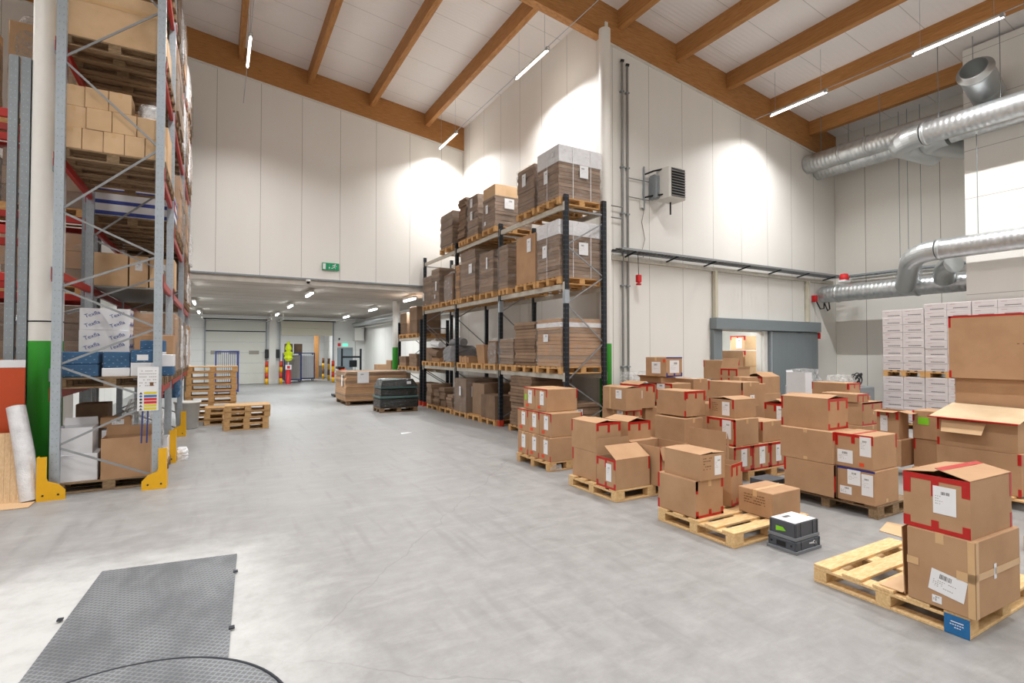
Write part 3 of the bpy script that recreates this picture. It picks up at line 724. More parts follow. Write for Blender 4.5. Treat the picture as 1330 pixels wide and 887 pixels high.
# stack 8: eight labelled cartons
pallet('pallet under the neat stack of eight labelled cartons', 4.5, 6.76, 0, .8, 1.0, 'x', 'pallet_wood', 'floor pallets on the right')
rows = [(0, 4.53, 6.76, 3, .335, .372, 'bottom'), (1, 4.56, 6.79, 3, .345, .372, 'middle'), (2, 4.62, 7.0, 2, .36, .365, 'top')]
zc = PZ
for r_, x, y, n, dd, hh, nm in rows:
    for k in range(n):
        pp = [('L', dd * .42, hh * .58, .12, .22), ('L', dd * .66, hh * .17, .085, .05, 0, 'orange_sticker')]
        if r_ == 2 and k == 1: pp.append(('L', dd * .8, hh * .55, .06, .1, 0, 'green_note'))
        pos = ['nearest to the camera', 'second from the camera', 'farthest from the camera'][k] if n == 3 else ['nearer one', 'with green note'][k]
        carton(f'labelled red-edged carton in the neat stack of eight, {nm} row, {pos}', x, y + k * (dd + .006), zc, .6, dd, hh, R.uniform(-1, 1) * .3, papers=pp, tape='Ls Ln Rf' if r_ else 'LN', seam='x', group='eight labelled cartons', tw=.028)
    zc += hh + .003
tag(MB().sheet([(4.5, 6.74, .035), (4.72, 6.73, .03), (4.7, 6.72, .11), (4.55, 6.7, .12)], .004).build('plastic_scrap', 'film_thick'), 'torn scrap of clear film on the pallet corner of the eight-carton stack', 'plastic film')
# stack 9
pallet('pallet under the open-flapped cartons in front of the eight-carton stack', 4.31, 4.98, 0, 1.2, 1.0, 'x', 'pallet_new', 'floor pallets on the right', perimeter=True)
carton('brown carton at the back left bottom of the open-flapped group', 4.37, 5.44, PZ, .56, .53, .385, 0, seam='y', tape='Lf')
carton('brown carton with red taped end and lifted lid, upper left of the open-flapped group', 4.37, 5.44, PZ + .387, .42, .55, .385, 0, top='peak', ridge='y', tape='Rt Lf', lift=.035)
carton('brown carton with lifted pale lid, upper middle of the open-flapped group', 4.95, 5.47, PZ + .387, .42, .5, .36, 0, top='peak', ridge='y', tape='Rt Lf', lift=.06)
carton('brown carton under the one with the lifted pale lid', 4.95, 5.47, PZ, .42, .5, .385, 0, seam=False)
carton('front carton with white label and slanting open lid, nearest in the open-flapped group', 4.31, 4.99, PZ, .57, .37, .375, 0, top='open', tape='Lt Lb Rf', papers=[('L', .13, .2, .1, .22)], flaps=[('R', .27, -58), ('B', .21, 2)], tw=.03)
carton('wide open carton with a folded-down flap, right of the slanting-lid carton', 4.93, 4.86, PZ, .55, .5, .5, 4, top='open', tape='Rv RN', flaps=[('R', .17, 165), ('B', .16, 88)])
# stack 10
pallet('pallet at the back between the eight-carton stack and the wall', 6.05, 6.55, 0, .9, 1.3, 'x', 'pallet_wood', 'floor pallets on the right')
carton('carton at the bottom of the rear stack, left of centre', 6.1, 6.8, PZ, .38, .62, .36, 0, seam=False)
carton('carton with white label, under the plain square-labelled one in the rear stack', 6.08, 6.78, PZ + .362, .38, .62, .36, 0, tape='Rt', papers=[('L', .14, .28, .15, .12)])
carton('plain brown carton with a square white label, left of the rear stack', 6.0, 6.68, PZ + .724, .36, .6, .38, 0, top='peak', ridge='y', lift=.03, papers=[('L', .18, .27, .15, .15), ('L', .4, .2, .04, .38, 0, 'beige_tape')])
pallet('pallet of the rear stack below the blue-taped carton', 6.95, 6.9, 0, .8, 1.3, 'x', 'pallet_wood', 'floor pallets on the right')
carton('carton low in the rear stack with its lid ajar, right of the plain labelled one', 6.8, 7.05, PZ, .42, .6, .7, 0, seam=False)
carton('carton with red taped corner and raised flap, right of the plain square-labelled one', 6.62, 7.02, PZ + .702, .36, .55, .42, -4, top='peak', ridge='y', tape='Rt Lt', papers=[('R', .04, .25, .06, .14)], lift=.06)
carton('carton printed on its side, bottom right of the rear stack', 7.35, 6.86, PZ, .5, .7, .37, 0, seam=False)
carton('carton with printed panel and red taped top, under the paper-topped one', 7.3, 6.82, PZ + .372, .5, .66, .37, 0, tape='Lt', marks=[('L', .25, .2, .2, .2)])
carton('carton with a sheet of paper over its top edge, under the blue-taped one', 7.28, 6.86, PZ + .744, .5, .62, .39, 0, tape='Lt Lb', papers=[('L', .28, .3, .2, .16)])
carton('shallow open carton tray under the blue-taped one', 7.27, 7.12, PZ + 1.136, .45, .5, .1, 8, top='open', flaps=[('L', .12, 70)])
carton('blue-taped carton with two printed sheets, highest in the rear stack', 7.33, 7.05, PZ + 1.25, .44, .52, .37, 2, tape='Rs Rb', tmat='blue_tape', papers=[('L', .25, .17, .22, .22), ('R', .22, .19, .26, .24), ('L', .05, .3, .06, .06, 0, 'orange_sticker')])
carton('low carton with a white label, between the open-flapped group and centre pile', 6.4, 5.9, .3, .5, .45, .2, 0, seam='x', papers=[('R', .15, .1, .18, .1)])
carton('carton beneath the low labelled carton between the two groups', 6.38, 5.88, .0, .52, .47, .298, 0, seam=False)
# centre pile (stack 11)
pallet('pallet under the front of the centre pile', 6.68, 4.86, 0, 1.2, .8, 'x', 'pallet_wood', 'floor pallets on the right')
for k, (x, w_) in enumerate(((6.3, .4), (6.712, .4), (7.124, .36))):
    carton(['leftmost', 'middle', 'rightmost'][k] + ' of three red-framed cartons with white labels at the foot of the centre pile', x + .08, 4.87, PZ, w_, .5, .36, 0, tape='Rt Rb Rc Rv', papers=[('R', w_ * .55, .2, .13, .25)], seam='y', group='three cartons at the foot of the centre pile')
carton('large plain carton with its end open to the left, foot of the centre pile', 6.05, 5.05, PZ, .31, .62, .36, 0, seam=False)
carton('carton with a tall white label and red strips, second layer of the centre pile', 6.46, 4.9, PZ + .362, .52, .5, .385, 0, tape='Lt Lb Lv', papers=[('L', .15, .23, .15, .27)], seam='y')
carton('small cube carton right of the tall-labelled one in the centre pile', 7.12, 4.93, PZ + .362, .46, .4, .31, 0, tape='Lf Ln', seam='y')
carton('low carton with label and lifted lid, third layer of the centre pile', 6.56, 5.0, PZ + .75, .5, .44, .265, 0, top='peak', ridge='x', lift=.04, tape='Ln Lf', papers=[('L', .14, .13, .13, .2)], marks=[('L', .33, .14, .1, .14)])
carton('long brown carton, left side of the centre pile, second layer', 6.0, 5.42, PZ + .362, .4, .6, .37, 0, seam='y')
carton('long brown carton with red taped end, left side of the centre pile, upper layer', 6.08, 5.46, PZ + .75, .42, .6, .38, 0, tape='Rt Ln LN Lf', seam='y')
t = thing('loose_cardboard', 'long upright flap of bare cardboard standing in front of the centre pile', 'cardboard', (5.82, 4.58, .0))
MB().sheet([(0, .61, 0), (0, 0, 0), (.03, 0, .81), (.03, .61, .8)], .006).build('standing_panel', 'kraft', t)
MB().sheet([(0.01, 0, 0), (.1, .02, 0), (.1, .02, .7), (.04, 0, .79)], .006).build('folded_panel', 'kraft', t)
pallet('pallet under the back of the centre pile', 7.6, 5.88, 0, 1.2, 1.0, 'x', 'pallet_wood', 'floor pallets on the right')
carton('carton in the middle of the centre pile, hidden lower layer', 7.75, 6.0, PZ, .6, .8, .78, 0, seam=False)
carton('long carton with a thick red strip on its end, behind the low lidded one', 7.7, 5.72, PZ + .782, .48, .68, .42, 0, tape='Rn Rv Lf', papers=[('R', .28, .12, .12, .16)], seam='y')
carton('small flat carton on the centre pile, right of the open tilted one', 8.45, 6.15, 1.28, .3, .3, .12, 0, seam='x')
carton('carton carrying the small flat one in the centre pile', 8.4, 6.1, PZ, .5, .6, 1.13, 0, seam=False)
carton('flat-topped carton with a paper sheet, left rear of the centre pile', 8.0, 7.0, .98, .4, .6, .36, 0, seam='y', papers=[('T', .2, .2, .2, .2)])
carton('carton under the paper-topped one at the left rear of the centre pile', 8.0, 7.0, .0, .45, .65, .978, 0, seam=False)
pallet('pallet at the very back of the centre pile by the sliding door', 9.5, 7.2, 0, 1.2, 1.2, 'x', 'pallet_wood', 'floor pallets on the right')
carton('brown carton base at the back of the centre pile by the door', 9.6, 7.3, PZ, .6, .8, 1.08, 0, seam=False)
carton('small open-fronted red-taped carton, on the back of the centre pile', 9.5, 7.15, 1.235, .4, .42, .27, 0, top='open', tape='Lt Lb', flaps=[('L', .24, -20), ('R', .05, 20)])
carton('brown carton with red taped end, highest at the back of the centre pile', 9.92, 7.72, 1.235, .41, .66, .44, 0, tape='Rt Lf', seam='y')
carton('brown carton base beneath the raised-flap one in front of the sliding door', 10.7, 7.4, .0, .66, .5, .92, 0, seam=False)
carton('brown carton with a raised flap in front of the grey sliding door', 10.72, 7.42, .922, .64, .45, .37, 0, top='peak', ridge='x', tape='Lt Lb', lift=.12)
carton('carton with a white label and loose flaps, below the raised-flap one', 8.35, 5.35, .62, .42, .4, .36, 0, top='peak', ridge='x', tape='Lt', papers=[('L', .1, .2, .14, .24)], lift=.08)
carton('plain carton under the white-labelled one with loose flaps', 8.35, 5.35, .0, .42, .4, .618, 0, seam=False)
crx = crate('dark crate on the floor in front of the centre pile, white label on its side', 6.3, 4.28, 0, .4, .3, .17, 0, True)
MB().box((.1, .004, .07), (.22, .0075, .13)).build('paper_label', 'paper', crx)
# cartons in the store room behind the sliding door
for i, (x, z, hh, lab) in enumerate(((13.5, 1.92, .42, 'upper'), (13.5, 1.44, .46, 'lower'))):
    carton(f'{lab} of two red-taped cartons seen in the bright room behind the sliding door', x, 9.9, z, .55, .5, hh, 0, 'kraft_light', tape='Lt Ln Rn', papers=[('L', .2, .2, .2, .3)], seam=False, group='cartons in the store room')
carton('tall carton carrying the two red-taped ones in the store room', 13.45, 9.88, .0, .6, .6, 1.438, 0, 'kraft_light', seam=False)
carton('wide brown carton in the store room, left of the red-taped pair', 12.45, 9.85, .0, .9, .6, 1.9, 0, 'kraft', seam=False)
for k in range(8):
    carton(f'white printed carton at the back of the store room, {"upper" if k > 3 else "lower"} row, {["first", "second", "third", "fourth"][k % 4]} from left', 13.4 + (k % 4) * .52, 12.6, 2.0 + (k // 4) * .42, .5, .4, .4, 0, 'white_box', papers=[('L', .2, .2, .1, .1), ('R', .2, .2, .2, .12, 0, 'beige_tape')], seam=False, group='white cartons in the store room')
carton('tall pale base stack at the back of the store room', 13.4, 12.6, 0, 2.06, .4, 1.998, 0, 'white_box', seam=False)

# ------------------------------------------------------------------ goods on the right rack
def sheets_stack(label, x, y, z, w, d, h, mat='kraft_dark', wrap=True, group='strapped cardboard blanks', n=None, jit=.012, labels=(), band=None, top=None, rz=0, name='cardboard_blank_stack', strap=False, seedx=0):
    """a pallet load of flat folded cardboard: layered bundles with slightly uneven edges"""
    t = thing(name, label, 'cardboard', (x, y, z), rz, group); rng = random.Random(int(x*100 + y*1000 + z*77))
    n = n or max(3, int(h / .075)); m = MB(); zz = 0; hh = h / n
    for k in range(n):
        a, b = rng.uniform(-jit, jit), rng.uniform(-jit, jit)
        m.bbox((a, b, zz + .001), (w + a, d + b, zz + hh - .001), .006, 0 if rng.random() < .75 else 1); zz += hh
    m.build('cardboard_layers', [mat, 'kraft_mid' if mat in ('kraft_dark', 'kraft') else mat], t)
    if band: MB().bbox((-.014, -.014, band[0]), (w + .014, d + .014, band[1]), .006).build('white_cover_sheet', 'white_box', t)
    if top: MB().bbox((.0, .0, h + .001), (w, d, h + top[0]), .006).build('top_carton', top[1], t)
    if wrap:
        m = MB(); nz = max(4, int(h / .1)); ns = 7; P = []
        rim = [(-.02, -.02), (w * .33, -.026), (w * .66, -.024), (w + .02, -.02), (w + .026, d * .5), (w + .02, d + .02), (w * .5, d + .026), (-.02, d + .02), (-.027, d * .66), (-.024, d * .33)]
        vs = []
        for iz in range(nz + 1):
            for px, py in rim: vs.append((px + rng.uniform(-.004, .008) * (1 if px > w/2 else -1), py + rng.uniform(-.004, .008) * (1 if py > d/2 else -1), iz * (h + .012) / nz))
        k = len(rim); fs = [(iz*k + i, iz*k + (i+1) % k, (iz+1)*k + (i+1) % k, (iz+1)*k + i) for iz in range(nz) for i in range(k)]
        fs.append([nz*k + i for i in range(k)]); m.add(vs, fs, 0, False); m.build('stretch_film', 'film', t)
    if strap:
        for s in (w * .3, w * .72):
            MB().box((s, -.031, 0), (s + .014, -.029, h)).build('strap', 'paper', t)
        MB().box((-.031, d * .5, 0), (-.029, d * .5 + .014, h)).build('strap', 'paper', t)
    for (f, s, zq, pw, ph) in labels:
        M = FM(f, s, zq, w, d, h, .034 if wrap else .016)
        o = MB().box((-pw/2, -ph/2, 0), (pw/2, ph/2, .001), 0, M).build('paper_label', 'paper', t); print_marks(o, M, pw, ph, rng)
    return t
def crumpled(label, x, y, z, w, d, h, mat, name='wrapped_load', group=None, amp=.035, cat='wrapped goods', inner=None):
    """a rounded, creased bundle in film"""
    t = thing(name, label, cat, (x, y, z), 0, group); rng = random.Random(int(x*91 + y*917 + z*13)); m = MB()
    nz, k = 9, 20; vs = []
    for iz in range(nz + 1):
        f = iz / nz; sh = 1 - .28 * max(0, f - .75) / .25
        for i in range(k):
            a = 2 * math.pi * i / k; cx_, sy_ = math.cos(a), math.sin(a); q = max(abs(cx_), abs(sy_)) ** .85
            vs.append((w/2 + cx_ / q * w/2 * sh + rng.uniform(-amp, 0) * (1 if cx_ > 0 else -1), d/2 + sy_ / q * d/2 * sh + rng.uniform(-amp, 0) * (1 if sy_ > 0 else -1), f * h + rng.uniform(-amp, amp) * .3 * (1 if 0 < iz < nz else 0)))
    vs.append((w/2, d/2, h * 1.02)); vs.append((w/2, d/2, 0))
    fs = [(iz*k + i, iz*k + (i+1) % k, (iz+1)*k + (i+1) % k, (iz+1)*k + i) for iz in range(nz) for i in range(k)]
    fs += [(nz*k + i, nz*k + (i+1) % k, (nz+1)*k) for i in range(k)] + [((i+1) % k, i, (nz+1)*k + 1) for i in range(k)]
    m.add(vs, fs, 0, False); m.build('film_cover', mat, t)
    if inner: MB().bbox((.06, .06, .01), (w - .06, d - .06, h * .9), .02).build('contents', inner, t)
    return t
PX = 6.08
GP = 'pallets on the black rack'
def rp(label, y, lv, d=.8, mat='rack_pallet'): return pallet(label, PX, y, lv + .001, 1.18, d, 'x', mat, GP)
T3, T2, T1 = 4.92, 3.27, 1.41; q_ = .1465; LX = PX + .02
spec = [  # level, y, depth, height, label, options
 (T3, 8.78, .8, 1.08, 'wrapped blanks with broad white cover sheet, top beam, nearest end', dict(band=(.74, 1.1), labels=[('L', .45, .52, .15, .28), ('L', .2, .95, .1, .14), ('R', .62, .6, .22, .26)], strap=True)),
 (T3, 9.74, .74, 1.0, 'tall wrapped blanks behind the white-covered one on the top beam', dict(labels=[('L', .4, .72, .16, .28)])),
 (T3, 11.62, .68, .78, 'wrapped blanks carrying an open pale carton, top beam of the middle bay', dict(top=(.3, 'kraft_light'), labels=[('L', .4, .5, .13, .22), ('R', .4, .6, .28, .26), ('L', .5, .15, .1, .1)])),
 (T3, 12.62, .66, 1.1, 'tall wrapped blanks with two stacked labels, top beam of the middle bay', dict(labels=[('L', .35, .9, .14, .24), ('L', .35, .55, .14, .24)])),
 (T3, 13.42, .48, 1.2, 'ragged-edged stack of blanks, far end of the top beam middle bay', dict(jit=.04, wrap=False)),
 (T3, 14.36, .95, 1.06, 'leaning layered blanks, farthest on the top beam', dict(jit=.02)),
 (T2, 8.78, .82, 1.18, 'wrapped blanks with white upper band, middle beam, nearest end', dict(band=(.88, 1.19), labels=[('L', .5, .58, .16, .26), ('R', .6, .62, .24, .26)], strap=True)),
 (T2, 9.7, .84, 1.1, 'tan carton-like block with a tall label, second on the middle beam', dict(mat='kraft', wrap=False, jit=.002, n=1, labels=[('L', .25, .85, .17, .3)])),
 (T2, 10.95, .46, 1.05, 'narrow wrapped blanks just past the tan block on the middle beam', {}),
 (T2, 11.72, .76, 1.05, 'wrapped blanks with a slim vertical label, middle bay of the middle beam', dict(labels=[('L', .3, .75, .08, .3)])),
 (T2, 12.78, .96, 1.27, 'tall dark wrapped blanks with a square label, middle beam middle bay', dict(labels=[('L', .25, .75, .2, .26)])),
 (T2, 13.84, .28, .98, 'narrow tan blanks leaning at the end of the middle bay, middle beam', dict(mat='kraft', wrap=False)),
 (T2, 15.42, .68, 1.12, 'wrapped blanks with a long paper label, far bay of the middle beam', dict(labels=[('L', .2, .55, .12, .3), ('L', .3, .22, .1, .13)])),
 (T2, 16.16, .72, .96, 'last wrapped blanks at the far end of the middle beam', dict(labels=[('L', .6, .3, .1, .26)])),
 (T1, 8.74, .88, 1.0, 'orange-brown bundled blanks with a white band, low beam, nearest end', dict(mat='kraft', band=(.82, .92), labels=[('L', .5, .6, .18, .16)], jit=.016)),
 (T1, 9.72, .9, .98, 'dark blanks topped with bent sheets, second on the low beam', dict(jit=.02, wrap=False)),
 (0, 8.82, 1.0, .62, 'floor-level blanks in the nearest bay with white paper on the side', dict(jit=.02, wrap=False, labels=[('R', .5, .45, .22, .12)])),
 (0, 9.9, .95, 1.15, 'tall floor-level blanks in the nearest bay, behind the low ones', dict(jit=.03, wrap=False)),
 (0, 13.36, .82, .95, 'brown wrapped block with two paper labels on the floor pallet, middle bay', dict(jit=.004, n=1, labels=[('L', .35, .6, .12, .26), ('R', .3, .6, .3, .3)])),
 (0, 11.62, .8, .6, 'low ribbed block of blanks on the floor pallet, middle bay', dict(jit=.004, n=2, wrap=False)),
]
done = set()
lvn = {T3: 'top', T2: 'middle', T1: 'low', 0: 'floor-level'}
for lv, y, d, h, lab, kw in spec:
    py = y - .03
    rp(f'pallet under the {lab}'.replace('the wrapped', 'wrapped') if False else 'pallet under: ' + lab, py, lv, d + .06 if d > .6 else .49)
    sheets_stack(lab, LX, y, lv + q_ + (.001 if lv else 0), 1.1, d, h, **kw)
# remaining goods
for y, lab in ((14.36, 'crushed film bundle, far bay of the middle beam'),):
    rp('pallet under: ' + lab, y, T2, .9); crumpled(lab, LX, y + .04, T2 + q_ + .002, 1.0, .85, .92, 'film_thick', inner='kraft_dark')
rp('pallet under the film-wrapped block on the low beam, end of the nearest bay', 10.66, T1, .72); sheets_stack('film-wrapped short block, low beam, end of the nearest bay', LX, 10.68, T1 + q_ + .002, 1.0, .68, .62, 'kraft_dark')
rp('pallet under the creased film bundle in the middle bay, low beam', 11.58, T1, .66); crumpled('creased glossy film bundle, start of the middle bay on the low beam', LX, 11.6, T1 + q_ + .002, .9, .6, .66, 'film_thick', inner='kraft_dark')
rp('pallet with the slanted tan cone of card, low beam', 12.3, T1, .7)
t = thing('cardboard_sleeve', 'slanted tan cardboard sleeve standing on the low beam, middle bay', 'cardboard', (6.2, 12.35, T1 + q_ + .001))
m = MB(); m.add([(0, .05, 0), (.3, .05, 0), (.3, .45, 0), (0, .45, 0), (-.05, 0, .5), (.35, 0, .5), (.35, .5, .5), (-.05, .5, .5)], [(0,3,2,1),(0,1,5,4),(1,2,6,5),(2,3,7,6),(3,0,4,7)]); m.build('sleeve_walls', 'kraft', t)
rp('pallet of small parts past the tan sleeve, low beam', 13.3, T1, .7)
for k in range(4):
    carton(f'tiny brown carton on the low beam pallet past the tan sleeve, {["first", "second", "third", "fourth"][k]} in the row', 6.15, 13.3 + k * .17, T1 + q_ + .002, .3, .15, .16 + .03 * (k % 2), 0, 'kraft', seam=False, group='tiny cartons on the low beam')
rp('pallet under the folded grey padding, low beam', 14.4, T1, .9)
crumpled('folded grey padding in film, start of the far bay on the low beam', LX, 14.45, T1 + q_ + .002, 1.0, .85, .5, 'grey_bag')
t = thing('padding_roll', 'grey padding roll draped over the folded padding, low beam', 'roll', (6.5, 14.4, T1 + q_ + .6))
MB().tube([(0, 0, 0), (.05, .4, .03), (0, .85, 0)], .12, 12).build('roll_body', 'grey_bag', t)
rp('pallet with mixed scraps, low beam, far bay', 15.4, T1, .8); rp('last pallet on the low beam, far bay', 16.25, T1, .7)
carton('dark brown carton on the last low beam pallet', 6.2, 16.3, T1 + q_ + .002, .6, .55, .45, 0, 'kraft_dark', seam=False)
t = thing('cardboard_tube_bundle', 'brown tube bundle with a white roll on top, low beam far bay', 'roll', (6.15, 15.5, T1 + q_ + .1))
MB().tube([(0, 0, .12), (.0, .7, .2)], .12, 12).build('brown_tube', 'kraft_dark', t); MB().tube([(.05, .0, .42), (.02, .65, .5)], .1, 12).build('white_roll', 'white_box', t)
MB().bbox((0, .02, -.095), (.5, .68, .02), .01).build('card_base', 'kraft', t)
for k, (y, h_) in enumerate(((14.4, .42), (14.95, .6), (15.5, .5), (16.1, .66))):
    if k % 2 == 0: rp(f'floor pallet of assorted cartons in the far bay, {"nearer" if k == 0 else "farther"} one', y, 0, .95)
    sheets_stack(f'assorted dark blanks on the floor pallets of the far bay, {["first", "second", "third", "last"][k]} from the near side', LX + .02, y + .02, q_ + .0, .7, .42, h_, 'kraft_dark', wrap=False, jit=.03, n=5)
sheets_stack('brown carton block with a pale top on the floor of the middle bay, end', 6.25, 12.5, q_, .9, .75, .85, 'kraft_dark', wrap=False, n=1)
rp('floor pallet under the pale-topped brown block', 12.47, 0, .8)
# rear low rack
for lv, y, h_, lab in ((2.38, 17.5, .95, 'tall brown block on the upper beam of the low rear rack'), (2.38, 18.6, .8, 'dark open carton on the upper beam of the low rear rack'), (1.2, 17.5, .45, 'small brown bundles on the lower beam of the low rear rack'), (1.2, 18.7, .35, 'brown wrapped roll on the lower beam of the low rear rack'), (0, 17.6, .6, 'brown blanks on the floor of the low rear rack')):
    pallet('pallet under: ' + lab, PX, y, lv + .001, 1.18, .95, 'x', 'rack_pallet', GP); sheets_stack(lab, LX, y + .05, lv + .147, .9, .8, h_, wrap=False, n=3 if h_ < .5 else 2)

# ------------------------------------------------------------------ goods on the left rack
GL = 'pallets on the galvanised rack'
def lp(label, y, lv, mat='pallet_old', d=.8, x=-1.86): return pallet(label, x, y, lv + .001, 1.2, d, 'x', mat, GL)
lp('old pallet on the fourth beam level, end bay, carrying the long carton', 8.79, 5.93); lp('second old pallet on the fourth beam level, end bay', 9.64, 5.93)
lp('old pallet on the third beam level, end bay, carrying small cartons', 8.79, 4.42); lp('second old pallet on the third beam level, end bay', 9.64, 4.42)
lp('old pallet on the top beam level, end bay, nearer one', 8.79, 7.5); lp('old pallet on the top beam level, end bay, farther one', 9.68, 7.5)
lp('pallet on the lowest beams carrying blue patterned boxes', 8.80, 1.38); lp('second pallet on the lowest beams, under the white lettered cartons', 9.66, 1.38)
lp('old pallet on the floor of the end bay', 8.83, -.0005, 'pallet_old'); lp('second floor pallet in the end bay', 9.62, -.0005)
carton('very long pale carton with a tape line, fourth level of the galvanised rack', -1.82, 8.81, 6.078, 1.1, .72, .72, 0, 'kraft_light', seam='x', papers=[('R', .55, .52, 1.1, .05, 0, 'beige_tape')])
carton('second long carton behind the very long one, fourth level', -1.82, 9.68, 6.078, 1.1, .72, .7, 0, 'kraft_light', seam='x')
crumpled('white film-wrapped load on the top level of the end bay, nearer', -1.82, 8.81, 7.648, 1.1, .72, .9, 'film_thick', inner='kraft_light'); crumpled('white film-wrapped load on the top level of the end bay, farther', -1.82, 9.68, 7.648, 1.1, .72, .9, 'film_thick', inner='kraft')
ords = ['first', 'second', 'third', 'fourth', 'fifth']
z = 4.568
for r_, (n, w_, h_, off) in enumerate(((5, .225, .29, 0), (4, .27, .29, .0), (3, .25, .28, 0))):
    for k in range(n):
        carton(f'small tan carton, {["bottom", "middle", "upper"][r_]} row on the third rack level, {ords[k]} from left', -1.83 + k * (w_ + .006) + off, 8.80 + R.uniform(0, .03), z, w_, .34, h_ - .003, 0, 'kraft_light', seam=False if k % 2 else 'y', group='small tan cartons on the third level')
    z += h_
crumpled('small clear film bag of white goods at the end of the upper small-carton row', -1.02, 8.87, 5.15, .3, .3, .24, 'film_thick', inner='white_box')
carton('brown carton behind the film bag on the third level', -1.3, 9.32, 4.568, .5, .28, .8, 0, 'kraft', seam=False)
MBk = [('wide tan carton, back of the third level end bay, left', -1.82), ('wide tan carton, back of the third level end bay, right', -1.25)]
for lab, x in MBk: carton(lab, x, 9.65, 4.568, .55, .7, .8, 0, 'kraft_light', seam='y')
# blue patterned boxes and white lettered cartons, level 1
zb = 1.5285
def fabric_box(label, x, y, z, w, d, h, front=None, rot=0):
    t = thing('storage_box', label, 'box', (x, y, z), rad(rot), 'blue patterned storage boxes')
    MB().bbox((0, 0, 0), (w, d, h), .012).build('box_body', 'fabric_blue', t)
    m = MB()
    for k in range(int(w / .045)):
        for j in range(int(h / .045)):
            if (k + j) % 2: m.box((.012 + k * .045, -.0012, .014 + j * .045), (.03 + k * .045, .0, .022 + j * .045))
    if m.v: m.build('woven_pattern', 'weave_light', t)
    if front: MB().box((front[0], -.004, front[1]), (front[2], -.0015, front[3])).build('front_label', 'paper', t)
    return t
fabric_box('blue patterned box, lower left on the lowest beam level', -1.82, 8.87, zb, .42, .4, .17)
fabric_box('blue patterned box stacked at the left on the lowest beam level', -1.82, 8.87, zb + .172, .42, .4, .17)
fabric_box('tilted blue patterned box with an open pale flap, left of the labelled one', -1.35, 8.89, zb + .12, .3, .3, .22, rot=6)
fabric_box('dark blue box with a white card label on the lowest beam level', -1.04, 8.85, zb + .19, .26, .4, .18, (.07, .03, .2, .11))
fabric_box('blue patterned box, upper right by the sign on the lowest beam level', -.98, 9.27, zb + .34, .3, .3, .17)
for (x, y, z_, w_, d_, h_, lab) in ((-1.04, 8.85, zb, .26, .4, .188, 'white flat box under the dark blue labelled one'), (-.76, 8.85, zb + .13, .22, .35, .17, 'white flat box beside the dark blue labelled one'), (-.98, 9.27, zb, .3, .3, .338, 'white box under the upper right blue one'), (-1.36, 8.87, zb, .31, .32, .118, 'grey flat box under the tilted blue one')):
    t = carton(lab + ', lowest beam level', x, y, z_, w_, d_, h_, 0, 'white_box', seam=False, group='white boxes on the lowest beams', marks=())
fabric_box('small blue box under the white one beside the sign', -.76, 8.85, zb, .22, .35, .128)
WL = 'Texfla'
def lettered(label, x, y, z, w, d, h, nx=2):
    t = carton(label, x, y, z, w, d, h, 0, 'white_box', seam=False, group='white cartons with blue lettering')
    for i in range(nx):
        for j in range(2):
            M = Matrix.Translation((w * (i + .5) / nx, -.0015, h * (.28 + .44 * j))) @ Matrix.Rotation(rad(90), 4, 'X') @ Matrix.Rotation(rad(22), 4, 'Z')
            lettering('blue_lettering', WL, h * .24, 'logo_blue', t, M)
    for j in range(2):
        for i in range(3):
            M = Matrix.Translation((w + .0015, d * (i + .5) / 3, h * (.28 + .44 * j))) @ Matrix.Rotation(rad(90), 4, 'Z') @ Matrix.Rotation(rad(90), 4, 'X') @ Matrix.Rotation(rad(22), 4, 'Z')
            lettering('blue_lettering', WL, h * .2, 'logo_blue', t, M)
    return t
lettered('white carton with blue lettering, bottom of three on the lowest beams', -1.82, 9.7, zb, .5, .4, .33)
lettered('white carton with blue lettering, middle of three on the lowest beams', -1.76, 9.7, zb + .332, .6, .4, .33)
t = lettered('white carton with blue lettering and a lifted grey flap, topmost of three', -1.76, 9.72, zb + .664, .6, .4, .32)
MB().sheet([(0, .4, .32), (0, 0, .32), (-.2, 0, .25), (-.2, .4, .25)], .005).build('flap', 'paper', t)
carton('brown carton, back right of the lowest beam level', -1.1, 9.7, zb, .5, .5, .6, 0, 'kraft', seam=False)
# end bay floor
carton('large white carton at the bottom left of the end bay', -1.83, 8.87, .145, .44, .45, .36, 0, 'white_box', seam=False)
carton('white carton stacked at the left of the end bay, brown flaps inside', -1.83, 8.89, .507, .38, .4, .35, 0, 'white_box', top='open', seam=False, flaps=[('B', .1, 10)])
carton('white open carton in the middle of the end bay', -1.4, 9.2, .145, .42, .36, .62, 0, 'white_box', top='open', flaps=[('W', .15, 40)])
carton('tipped brown box with a paper label lying in the middle white carton', -1.42, 9.22, .80, .34, .2, .14, 0, 'kraft', top='open', papers=[('R', .2, .07, .14, .07)])
carton('large plain brown carton at the right of the end bay floor, open top', -1.35, 8.83, .145, .55, .36, .55, 0, 'kraft', top='open', flaps=[('B', .12, 5)])
crumpled('heap of clear crinkled film behind the brown carton on the end bay floor', -1.25, 9.57, .145, .55, .42, 1.0, 'film_thick', 'film_heap', cat='plastic film', amp=.07)
carton('white carton on the floor between the first and second aisle posts', -.98, 10.0, .145, .3, .4, .34, 0, 'white_box', top='open')
carton('dark brown stacked carton at the back left of the end bay floor', -1.8, 9.8, .145, .38, .4, .95, 0, 'kraft_dark', seam=False)
